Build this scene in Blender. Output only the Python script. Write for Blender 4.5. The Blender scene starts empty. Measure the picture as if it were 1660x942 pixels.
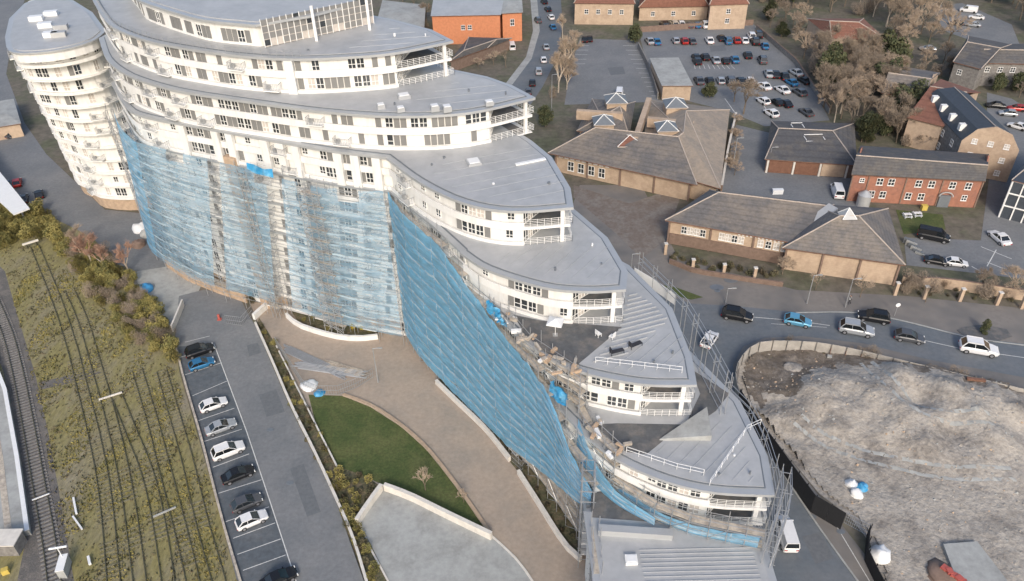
import bpy, math, random
from mathutils import Vector, Matrix, noise
random.seed(7)
scene = bpy.context.scene
col = scene.collection
R = math.radians

# ---------------- camera ----------------
FPX = 1290.0; PITCH = R(36.5); ROLL = math.atan2(40, 1743); CAMH = 86.0
cam_d = bpy.data.cameras.new('camera'); cam = bpy.data.objects.new('camera', cam_d); col.objects.link(cam)
cam_d.sensor_width = 36; cam_d.lens = 36 * FPX / 1660; cam_d.clip_end = 4000; cam_d.clip_start = 0.5
cam.matrix_world = Matrix.Translation((0, 0, CAMH)) @ Matrix.Rotation(math.pi / 2 - PITCH, 4, 'X') @ Matrix.Rotation(-ROLL, 4, 'Z')
scene.camera = cam
# ---------------- sky and sun ----------------
SUN_EL = R(33); SUN_AZ = R(177)      # azimuth clockwise from +Y: behind the camera
w = bpy.data.worlds.new('World'); scene.world = w; w.use_nodes = True
nt = w.node_tree; bg = nt.nodes['Background']; sky = nt.nodes.new('ShaderNodeTexSky')
sky.sky_type = 'NISHITA'; sky.sun_disc = False; sky.sun_elevation = SUN_EL; sky.sun_rotation = SUN_AZ
sky.dust_density = 3.0; sky.air_density = 1.0
nt.links.new(sky.outputs[0], bg.inputs[0]); bg.inputs[1].default_value = 0.15
sd = bpy.data.lights.new('sun', 'SUN'); sd.energy = 1.35; sd.angle = R(12); sd.color = (1, .91, .79)
so = bpy.data.objects.new('sun', sd); col.objects.link(so)
so.rotation_euler = Vector((math.sin(SUN_AZ) * math.cos(SUN_EL), math.cos(SUN_AZ) * math.cos(SUN_EL), math.sin(SUN_EL))).to_track_quat('Z', 'Y').to_euler()
scene.view_settings.view_transform = 'Standard'; scene.view_settings.look = 'None'
scene.view_settings.exposure = 0.48; scene.view_settings.gamma = 1.0

def P(px, py, z=0.0):
    """point at height z seen at photo pixel (px, py)"""
    a = px - 830; b = py - 471
    c, s = math.cos(ROLL), math.sin(ROLL)
    a, b = a * c - b * s, a * s + b * c
    u = a / FPX; v = b / FPX
    t = (CAMH - z) / (math.sin(PITCH) + v * math.cos(PITCH))
    return Vector((t * u, t * (math.cos(PITCH) - v * math.sin(PITCH)), z))
def P2(px, py, z=0.0):
    p = P(px, py, z); return (p.x, p.y)
def PL(l, z=0.0): return [P2(x, y, z) for x, y in l]

# ---------------- materials ----------------
def mat(name, c, rough=.7, metal=0., var=.18, scale=1.5, bump=0., bscale=8., c2=None, c2scale=.25, c2pos=(.45, .6), alpha=None, spec=.5, stretch=None, streak=None):
    m = bpy.data.materials.new(name); m.use_nodes = True; n = m.node_tree.nodes; l = m.node_tree.links
    b = n['Principled BSDF']; b.inputs['Roughness'].default_value = rough; b.inputs['Metallic'].default_value = metal
    b.inputs['Specular IOR Level'].default_value = spec
    g = n.new('ShaderNodeNewGeometry'); pos = g.outputs['Position']
    if stretch:
        mp = n.new('ShaderNodeMapping'); mp.inputs['Scale'].default_value = stretch[:3]
        if len(stretch) > 3: mp.inputs['Rotation'].default_value = (0, 0, stretch[3])
        l.new(pos, mp.inputs[0]); pos = mp.outputs[0]
    t = n.new('ShaderNodeTexNoise'); t.inputs['Scale'].default_value = scale; t.inputs['Detail'].default_value = 6; t.inputs['Roughness'].default_value = .65
    l.new(pos, t.inputs['Vector'])
    base = n.new('ShaderNodeRGB'); base.outputs[0].default_value = (*c, 1); out = base.outputs[0]
    if c2:
        t2 = n.new('ShaderNodeTexNoise'); t2.inputs['Scale'].default_value = c2scale; t2.inputs['Detail'].default_value = 7; t2.inputs['Roughness'].default_value = .7
        l.new(pos, t2.inputs['Vector'])
        rp = n.new('ShaderNodeMapRange'); rp.inputs['From Min'].default_value = c2pos[0]; rp.inputs['From Max'].default_value = c2pos[1]
        l.new(t2.outputs[0], rp.inputs[0])
        mx = n.new('ShaderNodeMix'); mx.data_type = 'RGBA'; l.new(rp.outputs[0], mx.inputs[0]); l.new(out, mx.inputs[6]); mx.inputs[7].default_value = (*c2, 1); out = mx.outputs[2]
    mr = n.new('ShaderNodeMapRange'); mr.inputs['From Min'].default_value = .3; mr.inputs['From Max'].default_value = .7
    mr.inputs['To Min'].default_value = 1 - var; mr.inputs['To Max'].default_value = 1 + var
    l.new(t.outputs[0], mr.inputs[0])
    vm = n.new('ShaderNodeVectorMath'); vm.operation = 'SCALE'; l.new(out, vm.inputs[0]); l.new(mr.outputs[0], vm.inputs[3])
    l.new(vm.outputs[0], b.inputs['Base Color'])
    if bump:
        t3 = n.new('ShaderNodeTexNoise'); t3.inputs['Scale'].default_value = bscale; t3.inputs['Detail'].default_value = 5; l.new(g.outputs['Position'], t3.inputs['Vector'])
        bp = n.new('ShaderNodeBump'); bp.inputs['Strength'].default_value = 1; bp.inputs['Distance'].default_value = bump; l.new(t3.outputs[0], bp.inputs['Height']); l.new(bp.outputs[0], b.inputs['Normal'])
    if alpha is not None: b.inputs['Alpha'].default_value = alpha
    return m

def net_mat(name, c, lo, hi, seed):
    m = mat(name, c, .85, var=.12, scale=.9, stretch=(.5, .5, 2.5), c2=(c[0] * .7 + .20, c[1] * .8 + .17, c[2] * .9 + .09), c2scale=.5, c2pos=(.45, .8))
    n = m.node_tree.nodes; l = m.node_tree.links; b = n['Principled BSDF']
    g = n.new('ShaderNodeNewGeometry'); mp = n.new('ShaderNodeMapping'); mp.inputs['Scale'].default_value = (.35, .35, 1.1); mp.inputs['Location'].default_value = (seed, seed, 0)
    l.new(g.outputs['Position'], mp.inputs[0])
    t = n.new('ShaderNodeTexNoise'); t.inputs['Scale'].default_value = 1.2; t.inputs['Detail'].default_value = 5; t.inputs['Distortion'].default_value = .6; l.new(mp.outputs[0], t.inputs['Vector'])
    mr = n.new('ShaderNodeMapRange'); mr.inputs['From Min'].default_value = .35; mr.inputs['From Max'].default_value = .65; mr.inputs['To Min'].default_value = lo; mr.inputs['To Max'].default_value = hi
    l.new(t.outputs[0], mr.inputs[0]); l.new(mr.outputs[0], b.inputs['Alpha'])
    tr = n.new('ShaderNodeBsdfTranslucent'); l.new(b.inputs['Base Color'].links[0].from_socket, tr.inputs[0]); tp = n.new('ShaderNodeBsdfTransparent')
    m1 = n.new('ShaderNodeMixShader'); l.new(mr.outputs[0], m1.inputs[0]); l.new(tp.outputs[0], m1.inputs[1]); l.new(tr.outputs[0], m1.inputs[2])
    m2 = n.new('ShaderNodeMixShader'); m2.inputs[0].default_value = .45; l.new(b.outputs[0], m2.inputs[1]); l.new(m1.outputs[0], m2.inputs[2]); l.new(m2.outputs[0], n['Material Output'].inputs[0])
    return m

def stripe(m, scale, dirv, dark=.75, width=.5):
    """multiply a fine stripe (courses, seams) into the base colour"""
    n = m.node_tree.nodes; l = m.node_tree.links; b = n['Principled BSDF']
    src = b.inputs['Base Color'].links[0].from_socket
    g = n.new('ShaderNodeNewGeometry'); d = n.new('ShaderNodeVectorMath'); d.operation = 'DOT_PRODUCT'; l.new(g.outputs['Position'], d.inputs[0]); d.inputs[1].default_value = dirv
    mu = n.new('ShaderNodeMath'); mu.operation = 'MULTIPLY'; mu.inputs[1].default_value = scale; l.new(d.outputs['Value'], mu.inputs[0])
    fr = n.new('ShaderNodeMath'); fr.operation = 'FRACT'; l.new(mu.outputs[0], fr.inputs[0])
    gt = n.new('ShaderNodeMath'); gt.operation = 'LESS_THAN'; gt.inputs[1].default_value = width; l.new(fr.outputs[0], gt.inputs[0])
    mr = n.new('ShaderNodeMapRange'); mr.inputs['To Min'].default_value = 1; mr.inputs['To Max'].default_value = dark; l.new(gt.outputs[0], mr.inputs[0])
    vm = n.new('ShaderNodeVectorMath'); vm.operation = 'SCALE'; l.new(src, vm.inputs[0]); l.new(mr.outputs[0], vm.inputs[3]); l.new(vm.outputs[0], b.inputs['Base Color'])
    return m

M = {}
M['render'] = mat('white_render', (.725, .72, .695), .75, var=.07, scale=.9, c2=(.60, .58, .53), c2scale=.8, c2pos=(.48, .85), stretch=(1.4, 1.4, .22))
M['band'] = mat('white_band', (.735, .73, .71), .7, var=.06, scale=.8, c2=(.63, .61, .565), c2scale=.9, c2pos=(.5, .85), stretch=(1.2, 1.2, .3))
M['zinc'] = mat('zinc_roof', (.45, .455, .455), .5, .15, var=.07, scale=.7, c2=(.37, .38, .385), c2scale=.2, c2pos=(.4, .7))
M['zinc_edge'] = mat('zinc_edge', (.44, .455, .465), .42, .3, var=.05, scale=.5)
M['zinc_dark'] = mat('zinc_dark', (.17, .19, .21), .5, .2, var=.1)
M['panel'] = mat('grey_panel', (.20, .20, .195), .5, var=.12, scale=.3)
M['frame'] = mat('white_frame', (.78, .78, .76), .5, var=.04)
M['glass'] = mat('window_glass', (.035, .04, .045), .08, var=.4, scale=.35, spec=.8)
M['curtain'] = mat('pale_curtain', (.5, .46, .42), .8, var=.2, scale=.8)
M['deck'] = mat('dark_deck', (.10, .105, .11), .8, var=.2, scale=1.2, c2=(.16, .15, .14), c2scale=.4)
M['steel'] = mat('galvanised_tube', (.42, .43, .44), .45, .5, var=.1)
M['board'] = mat('scaffold_board', (.46, .41, .34), .85, var=.3, scale=2, c2=(.34, .30, .26), c2scale=.8)
M['netpale'] = net_mat('pale_blue_netting', (.35, .63, .86), .24, .46, 3.)
M['netmid'] = net_mat('mid_blue_netting', (.25, .57, .84), .45, .85, 5.)
M['net'] = net_mat('blue_netting', (.24, .59, .86), .60, .86, 9.)
M['hem'] = net_mat('net_hem', (.62, .76, .84), .1, .9, 21.)
M['netdeep'] = mat('bright_blue_sheet', (.03, .26, .50), .7, var=.3, scale=1, c2=(.15, .4, .6), c2scale=.6)
M['brickstrip'] = stripe(mat('sandy_brick', (.46, .34, .24), .85, var=.2, scale=1.2), 3.0, (0, 0, 1), .9, .25)
M['asphalt'] = mat('asphalt', (.155, .165, .175), .85, var=.14, scale=1.8, c2=(.20, .205, .21), c2scale=.12, c2pos=(.4, .65))
M['road'] = mat('road_asphalt', (.115, .135, .155), .8, var=.12, scale=1.2, c2=(.16, .17, .18), c2scale=.1, c2pos=(.4, .7))
M['bay'] = mat('bay_asphalt', (.09, .105, .12), .85, var=.2, scale=1.5, c2=(.12, .13, .14), c2scale=.3)
M['pave'] = mat('pavement', (.20, .185, .17), .85, var=.12, scale=1.2, c2=(.15, .145, .14), c2scale=.15)
M['pave2'] = mat('brown_paving', (.17, .14, .12), .9, var=.2, scale=1.5, c2=(.21, .19, .17), c2scale=.3)
M['tiletan'] = mat('sunlit_tan_tile', (.30, .25, .20), .9, var=.15, scale=1.5, c2=(.24, .21, .18), c2scale=.3)  # warm light on the right-hand roof slopes, put into the tile colour
M['sleeperc'] = mat('grey_sleeper', (.19, .185, .18), .9, var=.3, scale=3)
M['patch'] = mat('tarmac_patch', (.13, .14, .15), .85, var=.15, scale=2)
M['siteearth'] = mat('dark_site_earth', (.15, .125, .10), .95, var=.35, scale=1.5, bump=.15, c2=(.22, .19, .16), c2scale=.4)
M['path'] = mat('buff_paving', (.37, .30, .24), .9, var=.12, scale=1.6, c2=(.295, .255, .215), c2scale=.16, c2pos=(.42, .66))
M['lawn'] = mat('lawn_grass', (.055, .08, .022), .95, var=.3, scale=2.5, bump=.05, c2=(.105, .115, .04), c2scale=.22, c2pos=(.4, .65))
M['moss'] = mat('rough_grass', (.225, .20, .085), .95, var=.3, scale=2.2, bump=.05, c2=(.235, .21, .155), c2scale=.16, c2pos=(.45, .68), stretch=(1, .35, 1, R(-14)))
M['earth'] = mat('brown_ground', (.135, .12, .095), .95, var=.3, scale=.6, c2=(.10, .105, .065), c2scale=.08)
M['conc'] = mat('pale_concrete', (.36, .37, .36), .85, var=.12, scale=1.2, c2=(.27, .275, .265), c2scale=.25, c2pos=(.42, .66))
M['kerbw'] = mat('pale_coping', (.62, .59, .54), .8, var=.12, scale=1.2)
M['line'] = mat('white_line_paint', (.62, .62, .6), .7, var=.25, scale=3)
M['ballast'] = mat('ballast', (.115, .11, .105), .95, var=.35, scale=5, bump=.05, c2=(.17, .155, .14), c2scale=.5)
M['rail'] = mat('rusty_rail', (.11, .105, .07), .6, .3, var=.2)
M['sleeper'] = mat('sleeper_timber', (.185, .17, .105), .9, var=.3, scale=3)
M['hedge'] = mat('hedge_leaf', (.085, .085, .045), .9, var=.5, scale=3, c2=(.15, .12, .075), c2scale=.8)
M['rubble'] = mat('crushed_rubble', (.36, .33, .29), .95, var=.25, scale=1.6, bump=.2, bscale=2.0, c2=(.17, .155, .14), c2scale=.13, c2pos=(.48, .66))
M['hoard'] = mat('grey_hoarding', (.36, .34, .31), .85, var=.22, scale=.8)
M['black'] = mat('black_hoarding', (.012, .013, .016), .75, var=.2)
M['tilegrey'] = stripe(mat('grey_roof_tile', (.13, .125, .125), .85, var=.2, scale=1.6, c2=(.22, .19, .16), c2scale=.15, c2pos=(.42, .65)), 2.2, (0, 0, 1), .85, .3)
M['tiledark'] = stripe(mat('dark_roof_tile', (.085, .085, .09), .85, var=.2, scale=1.6, c2=(.12, .11, .10), c2scale=.3), 2.2, (0, 0, 1), .85, .3)
M['tilered'] = stripe(mat('brown_red_roof_tile', (.21, .095, .065), .85, var=.2, scale=1.6), 2.2, (0, 0, 1), .85, .3)
M['slate'] = mat('dark_slate', (.05, .06, .075), .6, var=.15)
M['ridge'] = mat('ridge_tile', (.42, .36, .31), .8, var=.15)
M['buff'] = stripe(mat('buff_brick', (.47, .36, .265), .85, var=.1, scale=1.5, c2=(.40, .30, .22), c2scale=.4), 2.6, (0, 0, 1), .95, .2)
M['redb'] = stripe(mat('red_brick', (.33, .15, .10), .85, var=.16, scale=1.5, c2=(.27, .13, .095), c2scale=.5), 3.2, (0, 0, 1), .9, .2)
M['orangeb'] = stripe(mat('orange_brick', (.55, .22, .11), .85, var=.12, scale=1.5), 3.2, (0, 0, 1), .92, .2)
M['brownb'] = stripe(mat('brown_brick', (.20, .14, .11), .85, var=.2, scale=1.5), 3.2, (0, 0, 1), .9, .2)
M['stone'] = mat('grey_stone', (.20, .19, .18), .9, var=.35, scale=1.6)
M['wood'] = stripe(mat('brown_timber', (.20, .10, .065), .8, var=.2), 3.5, (0, 0, 1), .6, .3)
M['bark'] = mat('tree_bark', (.17, .135, .10), .95, var=.25, scale=4)
M['barkpale'] = mat('pale_bark', (.42, .36, .29), .95, var=.2, scale=4)
M['twig'] = mat('bare_twigs', (.26, .21, .16), .95, var=.3, scale=1.5)
M['twigpale'] = mat('pale_twigs', (.38, .30, .225), .95, var=.25, scale=1.5)
M['twigpink'] = mat('pink_twigs', (.40, .25, .18), .95, var=.25, scale=1.5)
M['leaf'] = mat('evergreen_leaf', (.05, .062, .028), .9, var=.45, scale=1.6, c2=(.09, .09, .04), c2scale=.7)
M['leafy'] = mat('yellow_green_leaf', (.27, .23, .075), .9, var=.35, scale=1.6, c2=(.13, .13, .045), c2scale=.5)
M['gorse'] = mat('yellow_flower', (.55, .42, .04), .9, var=.3)
M['rubber'] = mat('tyre_rubber', (.015, .015, .016), .8, var=.1)
M['alloy'] = mat('alloy_rim', (.5, .5, .52), .35, .7, var=.05)
M['carglass'] = mat('car_glass', (.012, .015, .018), .06, var=.1, spec=.9)
M['lamp'] = mat('lamp_lens', (.75, .75, .72), .15, var=.05)
M['lampred'] = mat('red_lens', (.35, .01, .01), .2, var=.05)
M['skin'] = mat('skin', (.5, .32, .24), .6, var=.05)
M['clothd'] = mat('dark_cloth', (.03, .032, .04), .9, var=.2)
M['clothw'] = mat('pale_cloth', (.6, .6, .58), .9, var=.1)
M['red'] = mat('red_paint', (.42, .10, .08), .5, var=.1)
M['plastw'] = mat('white_plastic', (.75, .76, .76), .4, var=.05)
M['plastb'] = mat('blue_plastic', (.05, .25, .5), .5, var=.1)
M['yellow'] = mat('yellow_plastic', (.55, .42, .10), .5, var=.1)
CARC = {'white': (.72, .72, .72), 'black': (.018, .019, .022), 'silver': (.38, .40, .42), 'grey': (.10, .105, .115), 'blue': (.03, .16, .32), 'lightblue': (.12, .34, .5), 'red': (.38, .03, .025), 'cream': (.55, .48, .38)}
for k, c in CARC.items(): M['car_' + k] = mat('car_paint_' + k, c, .25, .0 if k in ('white', 'cream') else .25, var=.05, scale=2)

# ---------------- helpers ----------------
def setp(o, label=None, cat=None, group=None, kind=None):
    if label: o['label'] = label
    if cat: o['category'] = cat
    if group: o['group'] = group
    if kind: o['kind'] = kind
    return o
def thing(name, label, cat, loc=(0, 0, 0), rz=0, group=None):
    o = bpy.data.objects.new(name, None); col.objects.link(o); o.location = loc; o.rotation_euler = (0, 0, rz); o.empty_display_size = .5
    return setp(o, label, cat, group)
def attach(o, parent):
    """parent without moving: o is given in world coordinates"""
    o.parent = parent
    o.matrix_parent_inverse = wm(parent).inverted()
    KIDS.setdefault(parent.name, []).append(o)
def wm(o):
    m = Matrix.LocRotScale(o.location, o.rotation_euler, o.scale)
    return wm(o.parent) @ o.matrix_parent_inverse @ m if o.parent else m
KIDS = {}
class MB:
    def __init__(s): s.v = []; s.f = []; s.m = []
    def add(s, vs, fs, mi=0):
        b = len(s.v); s.v += [tuple(v) for v in vs]; s.f += [tuple(b + i for i in f) for f in fs]; s.m += [mi] * len(fs)
    def box(s, c, sz, rz=0, mi=0):
        x, y, z = [k / 2 for k in sz]; cs, sn = math.cos(rz), math.sin(rz)
        vs = [(c[0] + a * cs - b * sn, c[1] + a * sn + b * cs, c[2] + d) for a, b, d in [(-x, -y, -z), (x, -y, -z), (x, y, -z), (-x, y, -z), (-x, -y, z), (x, -y, z), (x, y, z), (-x, y, z)]]
        s.add(vs, [(0, 3, 2, 1), (4, 5, 6, 7), (0, 1, 5, 4), (1, 2, 6, 5), (2, 3, 7, 6), (3, 0, 4, 7)], mi)
    def prism(s, poly, z0, z1, mi=0, cap=True):
        n = len(poly)
        ar = sum(poly[i][0] * poly[(i + 1) % n][1] - poly[(i + 1) % n][0] * poly[i][1] for i in range(n))
        if ar < 0: poly = poly[::-1]
        vs = [(p[0], p[1], z0) for p in poly] + [(p[0], p[1], z1) for p in poly]
        fs = [(i, (i + 1) % n, n + (i + 1) % n, n + i) for i in range(n)]
        if cap: fs += [tuple(range(n, 2 * n)), tuple(range(n - 1, -1, -1))]
        s.add(vs, fs, mi)
    def wallstrip(s, pts, t, z0, z1, mi=0, dz=None):
        """solid strip along open polyline, thickness t to its left"""
        a = pts; b = offset(pts, t); n = len(pts)
        z0s = z0 if hasattr(z0, '__len__') else [z0] * n; z1s = z1 if hasattr(z1, '__len__') else [z1] * n
        vs = []
        for i in range(n): vs += [(a[i][0], a[i][1], z0s[i]), (b[i][0], b[i][1], z0s[i]), (b[i][0], b[i][1], z1s[i]), (a[i][0], a[i][1], z1s[i])]
        fs = []
        for i in range(n - 1):
            k = 4 * i; j = k + 4
            fs += [(k, j, j + 3, k + 3), (k + 3, j + 3, j + 2, k + 2), (k + 2, j + 2, j + 1, k + 1), (k + 1, j + 1, j, k)]
        fs += [(0, 3, 2, 1), (4 * n - 4, 4 * n - 3, 4 * n - 2, 4 * n - 1)]
        s.add(vs, fs, mi)
    def tube(s, a, b, r, n=4, r2=None, mi=0, caps=False):
        a = Vector(a); b = Vector(b); d = b - a
        if d.length < 1e-6: return
        d.normalize(); u = d.orthogonal().normalized(); w_ = d.cross(u); r2 = r if r2 is None else r2
        vs = []
        for i in range(n):
            t = 2 * math.pi * i / n; e = u * math.cos(t) + w_ * math.sin(t); vs.append(a + e * r)
        for i in range(n):
            t = 2 * math.pi * i / n; e = u * math.cos(t) + w_ * math.sin(t); vs.append(b + e * r2)
        fs = [(i, (i + 1) % n, n + (i + 1) % n, n + i) for i in range(n)]
        if caps: fs += [tuple(range(n - 1, -1, -1)), tuple(range(n, 2 * n))]
        s.add(vs, fs, mi)
    def path(s, pts, r, n=4, mi=0):
        for a, b in zip(pts, pts[1:]): s.tube(a, b, r, n, mi=mi)
    def mesh(s, name, mats):
        me = bpy.data.meshes.new(name); me.from_pydata(s.v, [], s.f)
        for m_ in mats: me.materials.append(M[m_] if isinstance(m_, str) else m_)
        if len(mats) > 1: me.polygons.foreach_set('material_index', s.m)
        me.update(); return me
    def build(s, name, mats, parent=None, smooth=False, **kw):
        if isinstance(mats, str): mats = [mats]
        me = s.mesh(name, mats)
        if smooth: me.polygons.foreach_set('use_smooth', [True] * len(me.polygons))
        o = bpy.data.objects.new(name, me); col.objects.link(o)
        if parent: attach(o, parent)
        return setp(o, **kw)
def offset(pts, t, closed=False):
    """offset a polyline to its left by t"""
    n = len(pts); out = []
    for i in range(n):
        p = Vector(pts[i][:2])
        a = Vector(pts[(i - 1) % n][:2]) if (closed or i > 0) else None
        b = Vector(pts[(i + 1) % n][:2]) if (closed or i < n - 1) else None
        ns = []
        if a is not None: d = (p - a).normalized(); ns.append(Vector((-d.y, d.x)))
        if b is not None: d = (b - p).normalized(); ns.append(Vector((-d.y, d.x)))
        nn = ns[0] if len(ns) == 1 else (ns[0] + ns[1])
        if len(ns) == 2:
            nn = nn.normalized() if nn.length > 1e-6 else ns[0]
            k = min(1 / max(nn.dot(ns[0]), .35), 2.2); nn = nn * k
        q = p + nn * t; out.append((q.x, q.y))
    return out
def smooth_line(pts, n=6):
    """Catmull-Rom through 2-D or 3-D points"""
    V = [Vector(p) for p in pts]; out = []
    for i in range(len(V) - 1):
        p0 = V[i - 1] if i else V[0] * 2 - V[1]; p3 = V[i + 2] if i + 2 < len(V) else V[-1] * 2 - V[-2]
        for k in range(n):
            t = k / n; out.append(tuple(.5 * (2 * V[i] + (V[i + 1] - p0) * t + (2 * p0 - 5 * V[i] + 4 * V[i + 1] - p3) * t * t + (3 * V[i] - p0 - 3 * V[i + 1] + p3) * t ** 3)))
    out.append(tuple(V[-1])); return out
def resample(pts, step=None, n=None):
    V = [Vector(p) for p in pts]; L = [0]
    for a, b in zip(V, V[1:]): L.append(L[-1] + (b - a).length)
    if n is None: n = max(2, int(round(L[-1] / step)) + 1)
    out = []; j = 0
    for i in range(n):
        s_ = L[-1] * i / (n - 1)
        while j < len(L) - 2 and L[j + 1] < s_: j += 1
        t = (s_ - L[j]) / max(L[j + 1] - L[j], 1e-9); out.append(tuple(V[j].lerp(V[j + 1], min(max(t, 0), 1))))
    return out
def trim(pts, d, end=True):
    """cut length d off the end (or start) of a polyline"""
    q = [Vector(p) for p in (pts if end else pts[::-1])]
    while len(q) > 2 and (q[-1] - q[-2]).length < d: d -= (q[-1] - q[-2]).length; q.pop()
    q[-1] = q[-1] + (q[-2] - q[-1]).normalized() * min(d, (q[-1] - q[-2]).length * .98)
    q = [tuple(p) for p in q]; return q if end else q[::-1]
def inside(p, poly):
    c = False; n = len(poly); x, y = p
    for i in range(n):
        x1, y1 = poly[i][:2]; x2, y2 = poly[(i + 1) % n][:2]
        if (y1 > y) != (y2 > y) and x < (x2 - x1) * (y - y1) / (y2 - y1) + x1: c = not c
    return c
LAY = [0]
def sheet(name, px, m_, z, smoothit=False, kind='structure', world=None, **kw):
    poly = world or PL(px)
    if smoothit: poly = smooth_line(poly, 5)
    mb = MB(); n = len(poly)
    ar = sum(poly[i][0] * poly[(i + 1) % n][1] - poly[(i + 1) % n][0] * poly[i][1] for i in range(n))
    if ar < 0: poly = poly[::-1]
    mb.add([(p[0], p[1], z) for p in poly], [tuple(range(n))]); return mb.build(name, m_, kind=kind, **kw)
def inst(me, name, loc, rz, parent, sc=None, mats=None):
    o = bpy.data.objects.new(name, me); col.objects.link(o); o.location = loc; o.rotation_euler = (0, 0, rz)
    if sc: o.scale = sc
    if parent: attach(o, parent)
    return o
def copy_tree(o, parent=None):
    c = o.copy(); col.objects.link(c)
    if parent: c.parent = parent
    for ch in KIDS.get(o.name, []): copy_tree(ch, c)
    return c
# =====================================================================
# THE STEPPED CURVED APARTMENT BLOCK
# =====================================================================
ZA, ZB, ZC, ZD, ZE, ZF, ZG, ZH = 48.8, 45.1, 39.5, 33.9, 28.3, 22.7, 17.1, 11.5
main = thing('apartment_building', 'long white curved apartment block whose grey leaf shaped roofs step down to the right', 'building', (-20, 115, 0))

# element meshes (local x along the wall, outside is -y, z from sill up)
def window_mesh(w_, h, glass='glass', mull=1, transom=True):
    mb = MB(); t = .07
    mb.box((0, 0, h - t / 2), (w_, .12, t)); mb.box((0, 0, t / 2), (w_, .16, t))
    for k in range(mull + 2): mb.box((-w_ / 2 + t / 2 + k * (w_ - t) / (mull + 1), 0, h / 2), (t, .12, h - 2 * t))
    if transom: mb.box((0, -.005, h * .36), (w_ - 2 * t, .08, t))
    mb.box((0, .02, h / 2), (w_ - .02, .04, h - .02), mi=1)
    return mb.mesh('window', ['frame', glass])
def panel_mesh(w_, h):
    mb = MB(); mb.box((0, 0, h / 2), (w_, .10, h)); mb.box((0, -.055, h / 2), (.03, .02, h)); return mb.mesh('grey_panel', ['panel'])
W_DARK = window_mesh(1.15, 1.85); W_CURT = window_mesh(1.15, 1.85, 'curtain'); W_SM = window_mesh(1.0, 1.25, mull=1)
W_PLAIN = window_mesh(.95, 1.85, mull=0, transom=True)
PAN = panel_mesh(.82, 1.85)
def balcony_mesh(w_):
    """recess lining with glazed door and a projecting barred balcony"""
    mb = MB()
    mb.box((0, .35, 1.0), (w_, .05, 2.1), mi=2)
    mb.box((.45, .30, 1.0), (1.1, .06, 2.0), mi=1)
    for x in (-.1, .45, 1.0): mb.box((x, .26, 1.0), (.07, .06, 2.0), mi=0)
    mb.box((.45, .26, 2.0), (1.17, .06, .07), mi=0)
    mb.box((0, -.45, -.1), (w_, 1.5, .16), mi=0)
    n = 9
    for k in range(n + 1): mb.box((-w_ / 2 + .03 + k * (w_ - .06) / n, -1.18, .5), (.035, .035, 1.05), mi=3)
    for z in (.05, 1.02): mb.box((0, -1.18, z), (w_, .05, .05), mi=3)
    for x in (-w_ / 2, w_ / 2): mb.box((x, -.6, 1.02), (.05, 1.15, .05), mi=3)
    for x in (-w_ / 2, w_ / 2):
        for y in (-.9, -.5, -.15): mb.box((x, y, .5), (.035, .035, 1.0), mi=3)
    mb.box((-.75, -.5, .3), (.5, .5, .6), mi=3)
    return mb.mesh('balcony', ['frame', 'glass', 'render', 'steel'])
BALC = balcony_mesh(2.5)
COUNT = {'window': 0, 'grey_panel': 0, 'balcony': 0}
STUFF = {}
def place_el(kind, me, p, d, z, parent, lim=290):
    rz = math.atan2(d[1], d[0])
    key = (parent.name, kind)
    COUNT[key] = COUNT.get(key, 0) + 1
    if COUNT[key] <= lim: inst(me, kind, (p[0], p[1], z), rz, parent)
    else:
        mb = STUFF.setdefault(key, (MB(), me))[0]
        c, s = math.cos(rz), math.sin(rz)
        vs = [(p[0] + v.co.x * c - v.co.y * s, p[1] + v.co.x * s + v.co.y * c, z + v.co.z) for v in me.vertices]
        b = len(mb.v); mb.v += vs
        for pl in me.polygons: mb.f.append(tuple(b + i for i in pl.vertices)); mb.m.append({'frame': 0, 'glass': 1, 'render': 2, 'steel': 3, 'panel': 4, 'curtain': 5, 'white_frame': 0}.get(MATK[me.materials[pl.material_index].name]))
MATK = {m.name: k for k, m in M.items()}
def flush_stuff(parent):
    for (pn, kind), (mb, me) in list(STUFF.items()):
        if pn == parent.name:
            mb.build(kind, ['frame', 'glass', 'render', 'steel', 'panel', 'curtain'], parent, kind='stuff'); del STUFF[(pn, kind)]
def walk(pts):
    """return function s -> (point, direction) and total length"""
    V = [Vector(p[:2]) for p in pts]; L = [0]
    for a, b in zip(V, V[1:]): L.append(L[-1] + (b - a).length)
    def f(s):
        s = max(0, min(s, L[-1] - 1e-4)); j = 0
        while L[j + 1] < s: j += 1
        d = (V[j + 1] - V[j]).normalized(); return V[j] + d * (s - L[j]), d
    return f, L[-1]
def dress(line, z, pattern, parent, s0=0., s1=None, h=None):
    """line: wall line left to right (outside on its right-hand side). pattern letters:
       P grey panel, W window, C curtained window, S small window, B balcony, . blank metre, , half metre"""
    f, L = walk(line); s = s0; s1 = L if s1 is None else s1; i = 0
    wd = {'P': .95, 'W': 1.25, 'C': 1.25, 'S': 1.1, 'B': 2.7, '.': 1.0, ',': .5, 'N': 1.0}
    while True:
        k = pattern[i % len(pattern)]; i += 1
        w_ = wd[k]
        if s + w_ > s1: break
        p, d = f(s + w_ / 2); out = Vector((d.y, -d.x))
        if k == 'P': q = p + out * .04; place_el('grey_panel', PAN, q, d, z, parent)
        elif k in 'WC': q = p + out * .04; place_el('window', W_DARK if k == 'W' else W_CURT, q, d, z, parent)
        elif k == 'N': q = p + out * .04; place_el('window', W_PLAIN, q, d, z, parent)
        elif k == 'S': q = p + out * .04; place_el('window', W_SM, q, d, z + .35, parent)
        elif k == 'B': q = p + out * .06; place_el('balcony', BALC, p, d, z - .05, parent)
        s += w_

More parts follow.
